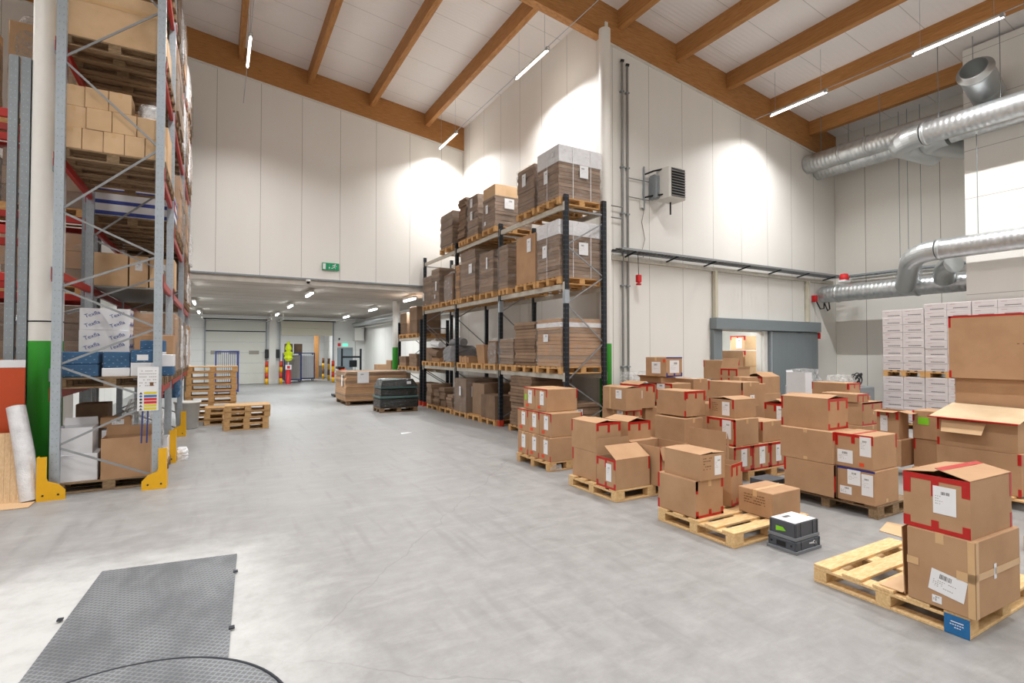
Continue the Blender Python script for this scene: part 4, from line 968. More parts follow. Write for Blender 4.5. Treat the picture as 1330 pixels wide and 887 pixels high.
# deeper bays
MB_lv = ((2.92, 'shelf level'), (3.97, 'mid level'), (5.93, 'upper level'), (7.5, 'top level'), (1.38, 'lowest level'))
for by, bn in ((10.68, 'second'), (13.83, 'third')):
    for lv, ln in MB_lv:
        for k in range(3 if by > 11 else 3):
            y = by + .02 + k * .88; pos = ['near', 'centre', 'far'][k]
            if lv == 2.92 and bn == 'second':
                continue
            lp(f'pallet, {ln} of the {bn} bay of the galvanised rack, {pos} position', y, lv, 'pallet_old', .8)
            if lv == 3.97 and bn == 'second' and k == 0:
                t = thing('stripe_boxed_load', 'white load with three blue stripes in film, second bay of the galvanised rack', 'wrapped goods', (-1.8, y + .02, lv + .148))
                MB().bbox((0, 0, 0), (1.12, .74, .5), .02).build('white_sacks', 'white_box', t)
                for zz in (.02, .2, .38): MB().bbox((-.006, -.006, zz), (1.126, .746, zz + .06), .004).build('blue_stripe', 'logo_blue', t)
                continue
            hh = {3.97: 1.2, 5.93: 1.1, 7.5: .9, 1.38: 1.0}.get(lv, .8) - .12 * k * (lv == 3.97)
            kind = (k + int(lv * 2) + (bn == 'third')) % 3
            lab = f'{["film-wrapped brown load", "white creased film bundle", "wrapped tan cartons"][kind]}, {ln} of the {bn} bay, {pos} position'
            if lv == 2.92: hh = .8
            if kind == 1: crumpled(lab, -1.78, y + .02, lv + .149, 1.2, .78, hh, 'film_thick', group='wrapped loads on the galvanised rack', inner='white_box')
            else: sheets_stack(lab, -1.78, y + .03, lv + .149, 1.14, .72, hh, 'kraft_dark' if kind == 0 else 'kraft', group='wrapped loads on the galvanised rack', n=4, name='wrapped_load')
t = thing('shelf_boards', 'grey steel shelf boards in the second bay of the galvanised rack', 'shelf', (-1.78, 10.7, 2.925))
MB().bbox((0, 0, 0), (1.05, 3.0, .03), .004).build('shelf_panel', 'grey_metal', t)
for k, (x, w_) in enumerate(((-1.78, .46), (-1.3, .26), (-1.02, .36))):
    carton(f'tan carton on the grey shelf boards, {ords[k]} from the left', x, 10.75, 2.957, w_, .5, .55 - .02 * k, 0, 'kraft_light', seam='y', papers=[('R', w_/2, .35, .1, .13)] if k else (), group='tan cartons on the shelf boards')
carton('wide tan carton farther back on the grey shelf boards', -1.78, 11.5, 2.957, .9, .6, .5, 0, 'kraft', seam='y')
crumpled('blue and white fabric bag on the aisle side of the third bay', -1.1, 13.0, .9, .42, .6, .46, 'fabric_blue', 'fabric_bag', cat='bag')
crumpled('pale bags on the floor of the second bay', -1.6, 11.0, .01, .8, 1.2, .5, 'grey_bag', 'bags', cat='bag')
crumpled('heap of white paper on the floor by the second yellow guard', -.62, 10.6, .0, .2, .3, .2, 'white_box', 'paper_heap', cat='paper', amp=.02)
# sign on the end post
t = thing('safety_sign', 'white rack safety notice with yellow, blue and red rows on the galvanised end post', 'sign', (-.82, 8.665, 1.36))
MB().bbox((-.12, 0, -.3), (.12, .006, .3), .001).build('board', 'paper', t)
for k, mt in enumerate(('sign_yellow', 'sign_blue', 'sign_red', 'sign_red', 'sign_yellow', 'sign_yellow')):
    z = -.04 - k * .043
    MB().box((-.045, -.002, z - .033), (.1, 0, z)).build('coloured_row', mt, t)
    m = MB()
    if mt == 'sign_yellow': m.add([(-.1, -.002, z - .033), (-.06, -.002, z - .033), (-.08, -.002, z)], [(0, 1, 2)])
    else: m.lathe([(0, 0), (.016, 0)], (0, 0, 0), 14, M=Matrix.Translation((-.08, -.002, z - .017)) @ Matrix.Rotation(rad(90), 4, 'X'))
    m.build('pictogram', 'sign_blue' if mt == 'sign_blue' else 'ink', t)
m = MB()
for r_ in range(6):
    for k in range(9):
        if R.random() < .7: m.box((-.1 + k * .022, -.002, .24 - r_ * .04), (-.085 + k * .022, 0, .25 - r_ * .04))
m.build('small_print', 'faint_ink', t); MB().box((.02, -.002, .04), (.06, 0, .09)).build('picture_square', 'print_brown', t)
for x in (-.88, -.82): MB().bar((x, 8.69, 1.06), (x - .01, 8.69, .62), .018, .008).build('blue_strap', 'cage_blue', t).data.transform(Matrix.Translation((.82, -8.665, -1.36)))

# ------------------------------------------------------------------ goods on the two cross racks at the far left
for xs, y, lvs, nm in ((-3.3, 11.98, (1.6, 2.9, 4.3, 5.8), 'deeper cross rack'),):
    for lv in lvs:
        for k in range(2):
            x = xs - k * 1.3
            pallet(f'pallet at {lv:.0f} metres up on the {nm}, {"right" if k == 0 else "left"} one', x, y, lv + .001, 1.2, 1.0, 'x', 'rack_pallet', 'pallets on the cross racks')
            kk = (k + int(lv)) % 3 if lv < 5 else 0; lab = f'{["film bundle", "wrapped brown load", "tan wrapped load"][kk]} about {lv:.0f} metres up on the {nm}, {"right" if k == 0 else "left"} one'
            if kk == 0: crumpled(lab, x + .03, y + .03, lv + .149, 1.14, .94, 1.0 if lv < 5 else 1.9, 'film_thick', group='loads on the cross racks', inner='kraft_light')
            else: sheets_stack(lab, x + .05, y + .05, lv + .149, 1.1, .9, .95, 'kraft_dark' if kk == 1 else 'kraft', group='loads on the cross racks', n=3, name='wrapped_load')



# ------------------------------------------------------------------ column, boards and roll at the left edge
def column(label, x, y, r, H, zg):
    t = thing('column', label, 'column', (x, y, 0), 0, 'round columns')
    MB().lathe([(r, zg), (r, H)], n=36).build('white_shaft', 'col_white', t)
    MB().lathe([(0, 0), (r + .001, 0), (r + .001, zg)], n=36).build('green_shaft', 'col_green', t); return t
c = column('thick round column, white above and green below, behind the galvanised post', -2.1, 9.6, .19, 10.3, 2.02)
for z in (1.55, 2.95, 4.45, 6.1):
    m = MB().bbox((.1, -.3, z - .09), (.2, -.2, z + .09), .004); m.bar((.16, -.25, z - .05), (.24, -.5, z - .2), .03); m.build('rack_bracket', 'galv_dark', c)
MB().lathe([(.192, 2.28), (.198, 2.29), (.192, 2.3)], n=30).build('cable', 'black_plastic', c)
column('white and green column at the back of the black rack, near end', 7.5, 9.0, .13, 9.1, 2.05)
column('white and green column behind the black rack, second bay', 7.52, 12.2, .1, 4.2, 1.5); 
column('white and green column beyond the low rear rack', 6.38, 20.9, .14, 3.94, 2.05)
t = thing('orange_board', 'large orange board with a white top edge, leaning at the left edge', 'board', (-2.62, 9.1, 0), rad(8))
MB().bbox((-.75, 0, .75), (.42, .02, 1.66), .004).build('orange_panel', 'orange_board', t); MB().bbox((-.75, -.002, 1.661), (.42, .022, 1.76), .003).build('white_edge', 'paper', t); MB().bbox((-.75, .002, 0), (.42, .018, .749), .003).build('lower_panel', 'kraft_dark', t)
t = thing('bubble_wrap_roll', 'tall translucent bubble wrap roll leaning beside the green column', 'roll', (-2.12, 8.72, 0))
m = MB().tube([(.1, -.08, .012), (.02, .02, .6), (-.1, .15, 1.17)], [.095, .1, .095], 22); m.build('wrap_body', 'bubble', t)
MB().tube([(-.101, .151, 1.172), (-.104, .154, 1.19)], .045, 16).build('paper_core', 'kraft', t)
t = thing('wood_board', 'pale slatted wooden panel leaning against the orange board', 'board', (-2.42, 8.66, 0), rad(-8))
m = MB()
for k in range(6): m.sheet([(-.02 + k * .062, 0, 0), (.04 + k * .062, 0, 0), (-.08 + k * .062, .3, .83), (-.14 + k * .062, .3, .83)], .018)
m.build('face_boards', 'plywood', t)
for z, yy in ((.2, .09), (.62, .24)): MB().box((-.12, yy + .005, z), (.28, yy + .03, z + .06)).build('batten', 'pallet_wood', t)
for k in range(3):
    tag(MB().sheet([(-2.7 + k * .075, 8.35 + k*.02, 0), (-2.64 + k * .075, 8.35 + k*.02, 0), (-2.74 + k * .075, 8.62 + k*.02, .72 - k * .08), (-2.8 + k * .075, 8.62 + k*.02, .72 - k * .08)], .03).build('timber_plank', 'plywood'), f'short timber plank leaning at the left edge, {ords[k]} from the left', 'plank', 'leaning planks')
tag(MB().bbox((-2.35, 8.3, .001), (-1.95, 8.75, .012), .003).build('plywood_offcut', 'plywood'), 'flat board offcut on the floor beneath the bubble wrap roll', 'board')

# ------------------------------------------------------------------ sliding door on the tray wall
t = thing('door_1', '', '', (11.3, YT, 0)); del t['label']; del t['category']; t['kind'] = 'structure'
def dpart(nm, a, b, mat, bv=.01):
    o = MB().bbox((a[0] - 11.3, a[1] - YT, a[2]), (b[0] - 11.3, b[1] - YT, b[2]), bv).build(nm, mat, t); return o
dpart('header_box', (11.3, YT - .22, 2.46), (16.05, YT - .005, 2.76), 'door_grey')
dpart('frame_post', (11.32, YT - .12, 0), (11.66, YT - .003, 2.455), 'door_grey'); dpart('frame_post', (13.45, YT - .1, 0), (13.6, YT - .003, 2.455), 'white_paint')
dpart('sliding_panel', (13.75, YT - .15, .02), (16.0, YT - .05, 2.455), 'door_grey', .02)
dpart('panel_edge', (13.68, YT - .16, .02), (13.745, YT - .04, 2.455), 'galv'); dpart('pull_wire_box', (16.0, YT - .2, 2.26), (16.05, YT - .1, 2.45), 'sign_red', .004)
m = MB()
for k in range(6): m.box((13.75 - 11.3 + .37 * k, -.1512, .03), (13.755 - 11.3 + .37 * k, -.1502, 2.44))
m.build('panel_groove', 'galv_dark', t)
# cable tray
t = thing('cable_tray', 'long wire cable tray full of black cables along the heater wall', 'cable tray', (XW, YT, 4.1))
m = MB(); L = XR - XW - .3
for y in (-.44, -.06): m.bar((.2, y, .1), (L, y, .1), .012, .05)
x = .25
while x < L: m.box((x, -.44, .078), (x + .014, -.06, .092)); x += .12
m.build('tray_frame', 'brace_steel', t)
for i, y in enumerate((-.36, -.3, -.25, -.2, -.14, -.1)):
    pts = [(.2 + k * (L - .3) / 24, y + R.uniform(-.02, .02), .11 + R.uniform(-.004, .02)) for k in range(25)]
    MB().tube(pts, .016, 6).build('cable', 'black_plastic' if i % 3 else 'grey_metal', t)
m = MB().box((.2, -.08, -.1), (L, -.005, 0)); m.build('trunking', 'beam_grey', t)
for k in range(7):
    x = .6 + k * 1.35; m = MB().bar((x, -.01, -.02), (x, -.46, .06), .03, .03); m.build('wall_bracket', 'steel_dark', t)
t = thing('cable_tray', 'cable tray section along the right wall above the lower duct', 'cable tray', (XR, YT, 4.1))
m = MB()
for x in (-.4, -.08): m.bar((x, -.5, .1), (x, -4.0, .1), .012, .05)
y = -.5
while y > -4: m.box((-.4, y, .078), (-.08, y + .014, .092)); y -= .25
m.build('tray_frame', 'galv_dark', t); MB().tube([(-.2, -.3, .12), (-.22, -2, .12), (-.2, -4, .12)], .03, 6).build('cable', 'black_plastic', t)
# posts below the tray
for x, lab in ((11.45, 'left'), (15.6, 'right')):
    tag(MB().bbox((x - .05, YT - .12, 2.77), (x + .05, YT - .02, 4.0), .006).build('support_post', 'roller'), f'thin beige upright between cable tray and door header, {lab} one', 'post', 'door header uprights')
# vertical conduits
for x, lab, z1 in ((8.26, 'left', 8.72), (8.42, 'right', 8.66)):
    t = thing('conduit_pipe', f'tall grey vertical conduit by the rack end, {lab} of the pair', 'pipe', (x, YT - .06, 0), 0, 'vertical conduits')
    MB().tube([(0, 0, .0), (0, 0, z1)], .028, 10).build('pipe', 'grey_metal', t)
    for z in (1.5, 3.4, 5.1, 6.2, 8.0): MB().bbox((-.045, -.035, z), (.045, .058, z + .035), .004).build('clamp', 'galv_dark', t)
    MB().tube([(0, 0, z1), (-.0, -.02, z1 + .05)], .045, 10).build('end_bush', 'black_plastic', t)
for z in (5.25, 4.98):
    tag(MB().tube([(7.35, YT - .1, z), (8.22, YT - .1, z - .005)], .014, 6).build('conduit_pipe', 'grey_metal'), 'thin horizontal conduit from the rack end to the tall conduits, ' + ('upper' if z > 5.1 else 'lower'), 'pipe')
for z in (6.0, 5.55):
    tag(MB().tube([(8.46, YT - .05, z), (9.1, YT - .05, z)], .012, 6).build('conduit_pipe', 'grey_metal'), 'thin conduit leading to the fan heater, ' + ('upper' if z > 5.8 else 'lower'), 'pipe')
# fan heater
t = thing('fan_heater', 'white box fan heater with dark louvres mounted high on the wall', 'heater', (9.2, 8.72, 5.5))
MB().bbox((0, 0, 0), (.56, .44, .76), .02).build('housing', 'white_paint', t)
m = MB().box((.07, -.004, .05), (.52, .0, .72)); m.build('louvre_recess', 'black_plastic', t)
m = MB()
for k in range(10): m.sheet([(.07, -.006, .08 + k * .065), (.52, -.006, .08 + k * .065), (.52, -.03, .055 + k * .065), (.07, -.03, .055 + k * .065)], .004)
m.build('louvre', 'grey_metal', t)
m = MB().bar((.0, .45, .1), (-.0, .61, .1), .04); m.bar((0, .45, .65), (0, .61, .65), .04); m.bar((.5, .45, .1), (.5, .61, .1), .04); m.build('wall_bracket', 'galv_dark', t)
MB().bbox((-.12, .3, .05), (-.0, .55, .6), .01).build('valve_unit', 'galv_dark', t)
MB().tube([(-.25, .58, -.2), (-.25, .57, .85)], .025, 8).build('supply_pipe', 'galv_dark', t); MB().tube([(-.24, .57, .66), (-.1, .4, .72), (.05, .2, .74)], .022, 8).build('hose', 'black_plastic', t); MB().tube([(-.24, .57, .1), (-.1, .4, .13), (.02, .2, .12)], .022, 8).build('hose', 'black_plastic', t)
MB().tube([(.35, .3, 0), (.35, .3, -.3)], .02, 8).build('drain_pipe', 'steel_dark', t)
MB().tube([(-.25, .58, -.2), (-.3, .6, -.5), (-.2, .6, -.9), (-.3, .6, -1.2), (-.25, .6, -1.35)], .008, 6).build('cable', 'faint_ink', t); MB().bbox((-.36, .56, -.16), (-.28, .61, .02), .004).build('switch_box', 'white_paint', t)
# emergency stops
t = thing('emergency_stop', 'red emergency pull station hanging below the cable tray', 'switch', (8.62, YT - .2, 3.58))
MB().tube([(0, 0, .1), (0, .02, .62)], .008, 6).build('cable', 'black_plastic', t); MB().bbox((-.06, -.05, -.08), (.06, .05, .1), .015).build('switch_body', 'sign_red', t); MB().lathe([(0, .0), (.06, .0), (.06, .04), (0, .06)], (0, 0, -.14), 14).build('push_button', 'sign_red', t)
t = thing('alarm_siren', 'red alarm siren on top of the lower duct by the wall corner', 'alarm', (16.35, 8.6, 4.02))
MB().lathe([(.0, 0), (.12, 0), (.13, .06), (.1, .18), (0, .2)], n=18).build('siren_head', 'sign_red', t); MB().bbox((-.15, -.1, -.07), (.15, .1, -.002), .01).build('base_plate', 'paper', t)
t = thing('call_point', 'red call point with looping cables at the end of the lower duct', 'switch', (15.95, 9.2, 3.5)); MB().bbox((-.06, 0, -.1), (.06, .12, .1), .01).build('switch_body', 'sign_red', t)
m = MB().tube([(.0, 0, -.1), (.1, -.05, -.32), (.3, -.05, -.3), (.4, 0, -.1)], .018, 8); m.build('cable_loop', 'black_plastic', t); MB().tube([(.4, 0, -.1), (.5, -.05, -.36), (.62, -.05, -.3), (.66, 0, -.08)], .018, 8).build('cable_loop', 'black_plastic', t)

# ------------------------------------------------------------------ ducts
def duct(nm, pts, r, parent, spiral=True):
    """straight runs as spiral pipe: local Z along the run"""
    a, b = Vector(pts[0]), Vector(pts[-1]); d = b - a; L = d.length
    n = max(2, int(L / .055)); prof = []
    for k in range(n + 1): prof.append((r + (.0012 if k % 2 else -.0005) if spiral else r, L * k / n))
    m = MB().lathe(prof, n=32); m.lathe([(r, 0), (0, 0)], n=32); m.lathe([(r, L), (0, L)], n=32)
    o = m.build(nm, 'duct_spiral' if spiral else 'duct_smooth', parent)
    q = Vector((0, 0, 1)).rotation_difference(d.normalized()).to_matrix().to_4x4(); q.translation = a
    o.matrix_local = q
    return o
def elbow(nm, pts, r, parent):
    P = [Vector(p) for p in pts]; out = []
    for t_ in range(7):
        u = t_ / 6; out.append((1-u)**2 * P[0] + 2*u*(1-u) * P[1] + u*u * P[2])
    return MB().tube(out, r, 28, sm=False).build(nm, 'duct_smooth', parent)
def collar(p, ax, r, parent):
    m = MB().lathe([(r + .001, -.04), (r + .022, -.03), (r + .022, .03), (r + .001, .04)], n=30)
    o = m.build('collar', 'duct_smooth', parent); q = Vector((0, 0, 1)).rotation_difference(Vector(ax).normalized()).to_matrix().to_4x4(); q.translation = Vector(p); o.matrix_local = q
t = thing('air_duct', 'lower spiral duct along the right wall below the cable tray', 'duct', (0, 0, 0), 0, 'spiral air ducts')
duct('duct_run', [(16.3, 9.2, 3.63), (16.3, 5.4, 3.63)], .25, t); collar((16.3, 8.75, 3.63), (0, 1, 0), .25, t); collar((16.3, 6.7, 3.63), (0, 1, 0), .25, t)
t = thing('air_duct', 'lower spiral duct in front of the white block, with a diagonal branch', 'duct', (0, 0, 0), 0, 'spiral air ducts')
duct('duct_run', [(14.75, 5.6, 4.27), (14.75, -3, 4.27)], .235, t); elbow('elbow', [(14.75, 5.65, 4.27), (14.75, 6.12, 4.27), (15.0, 6.3, 4.1)], .24, t); duct('branch', [(14.95, 6.27, 4.13), (16.1, 6.9, 3.66)], .235, t, False)
collar((14.75, 5.6, 4.27), (0, 1, 0), .235, t)
t = thing('air_duct', 'short smooth duct elbow tucked beside the white block corner', 'duct', (0, 0, 0), 0, 'spiral air ducts')
elbow('elbow', [(15.3, 5.55, 3.98), (15.5, 5.85, 3.98), (16.0, 6.0, 3.72)], .22, t)
for (x, z, lab) in ((15.75, 7.62, 'front'), (16.3, 7.52, 'rear')):
    t = thing('air_duct', f'upper spiral duct from the heater wall towards the block, {lab} of the pair', 'duct', (0, 0, 0), 0, 'spiral air ducts')
    duct('duct_run', [(x, YT - .02, z), (x, 5.3, z - .02)], .27, t); collar((x, 7.6, z), (0, 1, 0), .27, t)
    collar((x, 8.3, z), (0, 1, 0), .27, t)
t = thing('air_duct', 'upper front spiral duct crossing before the white block', 'duct', (0, 0, 0), 0, 'spiral air ducts')
duct('duct_run', [(14.5, 5.75, 7.02), (14.5, -3, 7.02)], .26, t); elbow('elbow', [(14.5, 5.8, 7.02), (14.5, 6.35, 7.02), (14.9, 6.4, 6.98)], .265, t); duct('branch', [(14.85, 6.4, 6.99), (15.8, 6.1, 6.85)], .26, t, False); collar((14.5, 5.75, 7.02), (0, 1, 0), .26, t)
t = thing('air_duct', 'upper rear spiral duct crossing before the white block, thinner', 'duct', (0, 0, 0), 0, 'spiral air ducts')
duct('duct_run', [(15.0, 5.45, 6.98), (15.0, -3, 6.98)], .185, t); elbow('elbow', [(14.99, 5.5, 6.98), (14.99, 6.0, 6.98), (15.3, 5.95, 6.95)], .22, t); duct('branch', [(15.3, 5.95, 6.95), (16.2, 5.6, 6.9)], .22, t, False)
# open intake
t = thing('duct_intake', 'wide open duct mouth with a flange, above the upper ducts', 'duct', (0, 0, 0))
A = Vector((14.0, 4.68, 7.93)); B = Vector((14.62, 4.72, 7.72)); d = (B - A).normalized()
q = Vector((0, 0, 1)).rotation_difference(d).to_matrix().to_4x4(); q.translation = A; L = (B - A).length
o = MB().lathe([(.24, 0), (.25, 0), (.25, .1), (.33, .1), (.33, .13), (.25, .14)] + [(.3 + (.005 if k % 2 else 0), .14 + k * .05) for k in range(int(L / .05))] , n=36).build('outer_shell', 'duct_smooth', t); o.matrix_local = q
o = MB().lathe([(.24, 0), (.235, .3), (.23, .7), (0, .7)], n=36).build('inner_lining', 'duct_smooth', t); o.matrix_local = q
duct('run_out', [tuple(B), (14.95, 4.74, 7.61)], .3, t)
# hanging rods
for i, (x, y, z0) in enumerate(((15.75, 8.9, 7.9), (15.75, 7.3, 7.9), (16.3, 8.4, 7.8), (14.5, 5.5, 7.28), (14.5, 4.4, 7.28), (14.93, 5.0, 7.18), (14.5, 3.6, 7.28))):
    tag(MB().tube([(x, y, z0), (x, y, roof(x) - .01)], .008, 6).build('hanger_rod', 'galv_dark'), 'thin steel rod holding an upper duct under the roof', 'rod', 'duct hanger rods')
for i, (x, y, z0, z1) in enumerate(((16.3, 6.9, 3.88, 8.5), (16.3, 7.1, 3.88, 8.5), (16.3, 6.6, 3.88, 8.5), (14.75, 4.9, 4.5, 6.75))):
    tag(MB().tube([(x, y, z0), (x, y, z1)], .008, 6).build('hanger_rod', 'galv_dark'), 'long thin rod down to a lower duct', 'rod', 'long duct hanger rods')

# ------------------------------------------------------------------ white wrapped cases in front of the right wall
CASE = None
def white_case():
    t = thing('white_case', '', 'box'); MB().bbox((0, 0, 0), (.58, .462, .17), .006).build('case_body', 'case_white', t)
    m = MB()
    for k in range(11): 
        m.box((-.0012, .06 + k * .026, .035), (0, .08 + k * .026, .052))
    m.build('printed_name', 'ink', t)
    m = MB().box((-.0012, .3, .12), (0, .4, .128)); m.build('printed_line', 'rose_ink', t); m = MB()
    for a in (.075, .13): m.box((-.0012, .04, a), (0, .42, a + .0015))
    m.build('printed_frame', 'faint_ink', t)
    return t
wc = white_case(); first = True; nn = 0
WX = 15.0 - 1.2
colsy = [(5.87, 8, 6), (4.98, 9, 6), (4.09, 9, 6), (3.20, 9, 6)]
pn = ['leftmost', 'second', 'third', 'fourth']
for ci, (y, nt, nb) in enumerate(colsy):
    X_ = 14.55
    pallet(f'floor pallet under the white wrapped cases, {pn[ci]} from the left', X_, y, 0, .6, .88, 'x', 'rack_pallet', 'pallets of white cases')
    pallet(f'pallet between lower and upper white cases, {pn[ci]} from the left', X_, y, 1.262, .6, .88, 'x', 'rack_pallet', 'pallets of white cases')
    for (z0, n, ln) in ((.147, nb, 'lower'), (1.409, nt, 'upper')):
        hh = 1.112 / n if ln == 'lower' else (1.49 / 8 if n == 8 else 1.585 / 9)
        for r_ in range(n):
            for c_ in range(2):
                o = wc if first else copy_tree(wc); first = False
                o.location = (X_ + R.uniform(-.006, .006), y + .002 + c_ * .441, z0 + r_ * hh); o.scale = (1, .945, hh / .1712)
                o['group'] = 'white printed cases'; o['category'] = 'box'
                o['label'] = f'white case, {ln} block {pn[ci]} from left, layer {r_ + 1} up, {"right" if c_ == 0 else "left"} one'
crumpled('heap of clear film on the floor between the sliding door and the white cases', 13.3, 7.9, 0, .9, .8, 1.4, 'film_thick', 'film_heap', cat='plastic film', amp=.1)
crumpled('second heap of clear film nearer the white cases', 12.75, 6.7, 0, .8, .7, 1.3, 'film_thick', 'film_heap', cat='plastic film', amp=.1)
t = thing('cable_coil', 'coils of dark cable on a trolley by the right wall', 'cable coil', (14.0, 6.95, 0))
for k in range(5):
    pts = [((.16 + .03 * (k % 3)) * math.cos(a) + .09 * k - .2, .06 * k, 1.17 + .13 * math.sin(a + k) + .03 * (k % 2)) for a in [rad(30 * q) for q in range(13)]]
    MB().tube(pts, .014, 8, cap=False).build('cable_loop', 'black_plastic', t)
MB().bbox((-.3, -.1, .0), (.35, .35, 1.0), .02).build('stand', 'galv_dark', t)

# film rolls behind the pile by the rack end
for k, (x, y, h_) in enumerate(((8.1, 8.85, .95), (8.42, 8.75, .98), (8.74, 8.9, .94), (9.35, 8.85, .97))):
    t = thing('bubble_wrap_roll', ['grey film roll nearest the black rack end', 'second grey film roll from the black rack end', 'third grey film roll from the black rack end', 'grey film roll standing alone right of the other three'][k], 'roll', (x, y, .0), 0, 'standing grey film rolls')
    MB().lathe([(0, 0), (.155, 0), (.155, h_ + .25), (.05, h_ + .26), (0, h_ + .24)], n=22).build('wrap_body', 'bubble', t)
crumpled('crinkled clear film lying over the standing grey rolls', 7.95, 8.7, 1.2, .9, .45, .22, 'film_thick', 'film_heap', cat='plastic film')

# ------------------------------------------------------------------ far wall fittings
t = thing('exit_sign', 'green exit sign with running figure on the far wall', 'sign', (3.1, YF - .045, 4.565))
MB().bbox((-.26, 0, -.115), (.26, .03, .115), .004).build('sign_board', 'sign_green', t)
MB().box((-.235, -.002, -.09), (-.15, 0, .09)).build('door_symbol', 'paper', t)
m = MB().bar((-.04, -.002, .07), (-.04, -.002, -.06), .003, .014); m.add([(-.065, -.002, -.02), (-.015, -.002, -.02), (-.04, -.002, -.08)], [(0, 2, 1)]); m.build('arrow_symbol', 'paper', t)
m = MB().lathe([(0, 0), (.02, 0)], (0, 0, 0), 12, M=Matrix.Translation((.14, -.002, .072)) @ Matrix.Rotation(rad(90), 4, 'X'))
for a, b in (((.13, .045), (.1, -.01)), ((.1, -.01), (.15, -.04)), ((.15, -.04), (.14, -.09)), ((.1, -.01), (.06, -.05)), ((.06, -.05), (.02, -.05)), ((.13, .04), (.18, .01)), ((.13, .04), (.08, .05)), ((.08, .05), (.06, .01))):
    m.bar((a[0], -.003, a[1]), (b[0], -.003, b[1]), .003, .018)
m.build('running_figure', 'paper', t)
t = thing('security_camera', 'small white dome camera under the concrete edge', 'camera', (2.42, YF - .16, 4.03))
MB().lathe([(0, .06), (.06, .06), (.07, .02), (.07, 0)], n=18).build('camera_base', 'white_paint', t); MB().lathe([(.055, 0), (.05, -.04), (.03, -.06), (0, -.065)], n=18).build('dome', 'black_plastic', t)

# ------------------------------------------------------------------ loading dock
t = thing('door_2', '', '', (-.57, YD, 0)); del t['label']; del t['category']; t['kind'] = 'structure'
m = MB()
for k in range(6): m.bbox((0, -.06, .02 + k * .6), (3.01, 0, .61 + k * .6), .01)
m.build('door_panel', 'dock_door', t)
for x in (.25, 1.15, 2.15): MB().bbox((x, -.075, 1.72), (x + .52, -.055, 1.93), .01).build('window_light', 'window_dim', t)
MB().box((0, -.07, 3.0), (3.01, -.062, 3.06)).build('top_seal', 'steel_dark', t)
for x in (-.06, 3.03): MB().bbox((x, -.1, 0), (x + .05, -.01, 3.7), .004).build('guide_rail', 'galv_dark', t)
t = thing('door_3', '', '', (3.2, YD, 0)); del t['label']; del t['category']; t['kind'] = 'structure'
MB().bbox((.06, -.08, 2.84), (2.98, -.01, 3.25), .01).build('raised_panel', 'roller', t); MB().bbox((.06, -.1, 3.26), (2.98, -.01, 3.75), .01).build('raised_panel', 'roller', t)
for x in (-.04, 2.98): MB().bbox((x, -.12, 0), (x + .08, -.01, 3.7), .004).build('guide_rail', 'galv_dark', t)
t = thing('door_4', '', '', (6.48, YD, 0)); del t['label']; del t['category']; t['kind'] = 'structure'
MB().bbox((.04, .02, 0), (.9, .07, 2.05), .006).build('door_leaf', 'door_blue', t); 
m = MB().bbox((0, -.02, 0), (.04, .08, 2.08), .004); m.build('door_frame', 'galv_dark', t); MB().bbox((.9, -.02, 0), (.94, .08, 2.08), .004).build('door_frame', 'galv_dark', t); MB().bbox((.0, -.03, 2.06), (.94, .08, 2.13), .004).build('door_frame', 'galv_dark', t)
MB().bbox((.1, .0, 1.0), (.2, .02, 1.03), .004).build('door_handle', 'galv', t)
struct('trim_6', MB().box((2.62, YD - .18, 0), (2.98, YD, 3.95)), 'white_paint')
for x, lab in ((2.5, 'left'), (3.08, 'right')): tag(MB().bbox((x - .1, YD - .22, 1.5), (x + .1, YD - .185, 2.0), .01).build('control_box', 'black_plastic'), f'dark dock control box, {lab} of the white pillar', 'control box')
tag(MB().bbox((6.5, YD - .03, 2.2), (6.68, YD - .005, 2.4), .003).build('fire_sign', 'sign_red'), 'small red fire notice over the grey back door', 'sign'); tag(MB().bbox((6.8, YD - .06, 2.22), (7.1, YD - .005, 2.38), .003).build('exit_light', 'exit_glow'), 'glowing green exit light over the grey back door', 'sign')
tag(MB().bbox((6.55, YD - .08, 2.6), (6.63, YD - .005, 2.72), .01).build('alarm_bell', 'steel_dark'), 'small dark alarm bell above the red fire notice', 'alarm')
tag(MB().bbox((7.35, YD - .9, 2.55), (7.9, YD - .3, 3.35), .02).build('wall_heater', 'white_paint'), 'white box heater hanging in the far dock corner', 'heater')
struct('trim_8', MB().box((7.55, YD - .25, 0), (8.1, YD, 3.95)), 'wall_dock')
for x, lab in ((2.47, 'beside the closed dock door'), (3.22, 'left of the open dock door'), (6.12, 'right of the open dock door')):
    t = thing('bollard', f'red and yellow striped bollard {lab}', 'bollard', (x, YD - .6, 0), 0, 'striped dock bollards')
    for k in range(4): MB().lathe([(0, k * .33), (.09, k * .33), (.09, k * .33 + .329), (0, k * .33 + .329)], n=16).build('painted_band', 'guard_yellow' if k % 2 == 0 else 'foot_red', t)
for y, lab in ((35.2, 'nearer'), (37.2, 'farther')):
    t = thing('bollard', f'yellow and dark post inside the loading bay, {lab} one', 'bollard', (6.3, y, 0), 0, 'posts in the loading bay')
    for k in range(4): MB().lathe([(0, k * .36), (.08, k * .36), (.08, k * .36 + .359), (0, k * .36 + .359)], n=16).build('painted_band', 'guard_yellow' if k % 2 == 0 else 'print_brown', t)
tag(MB().bbox((5.85, 38, 0), (6.15, 38.3, 3.69), .02).build('timber_post', 'glulam'), 'tall brown timber post inside the loading bay', 'post')
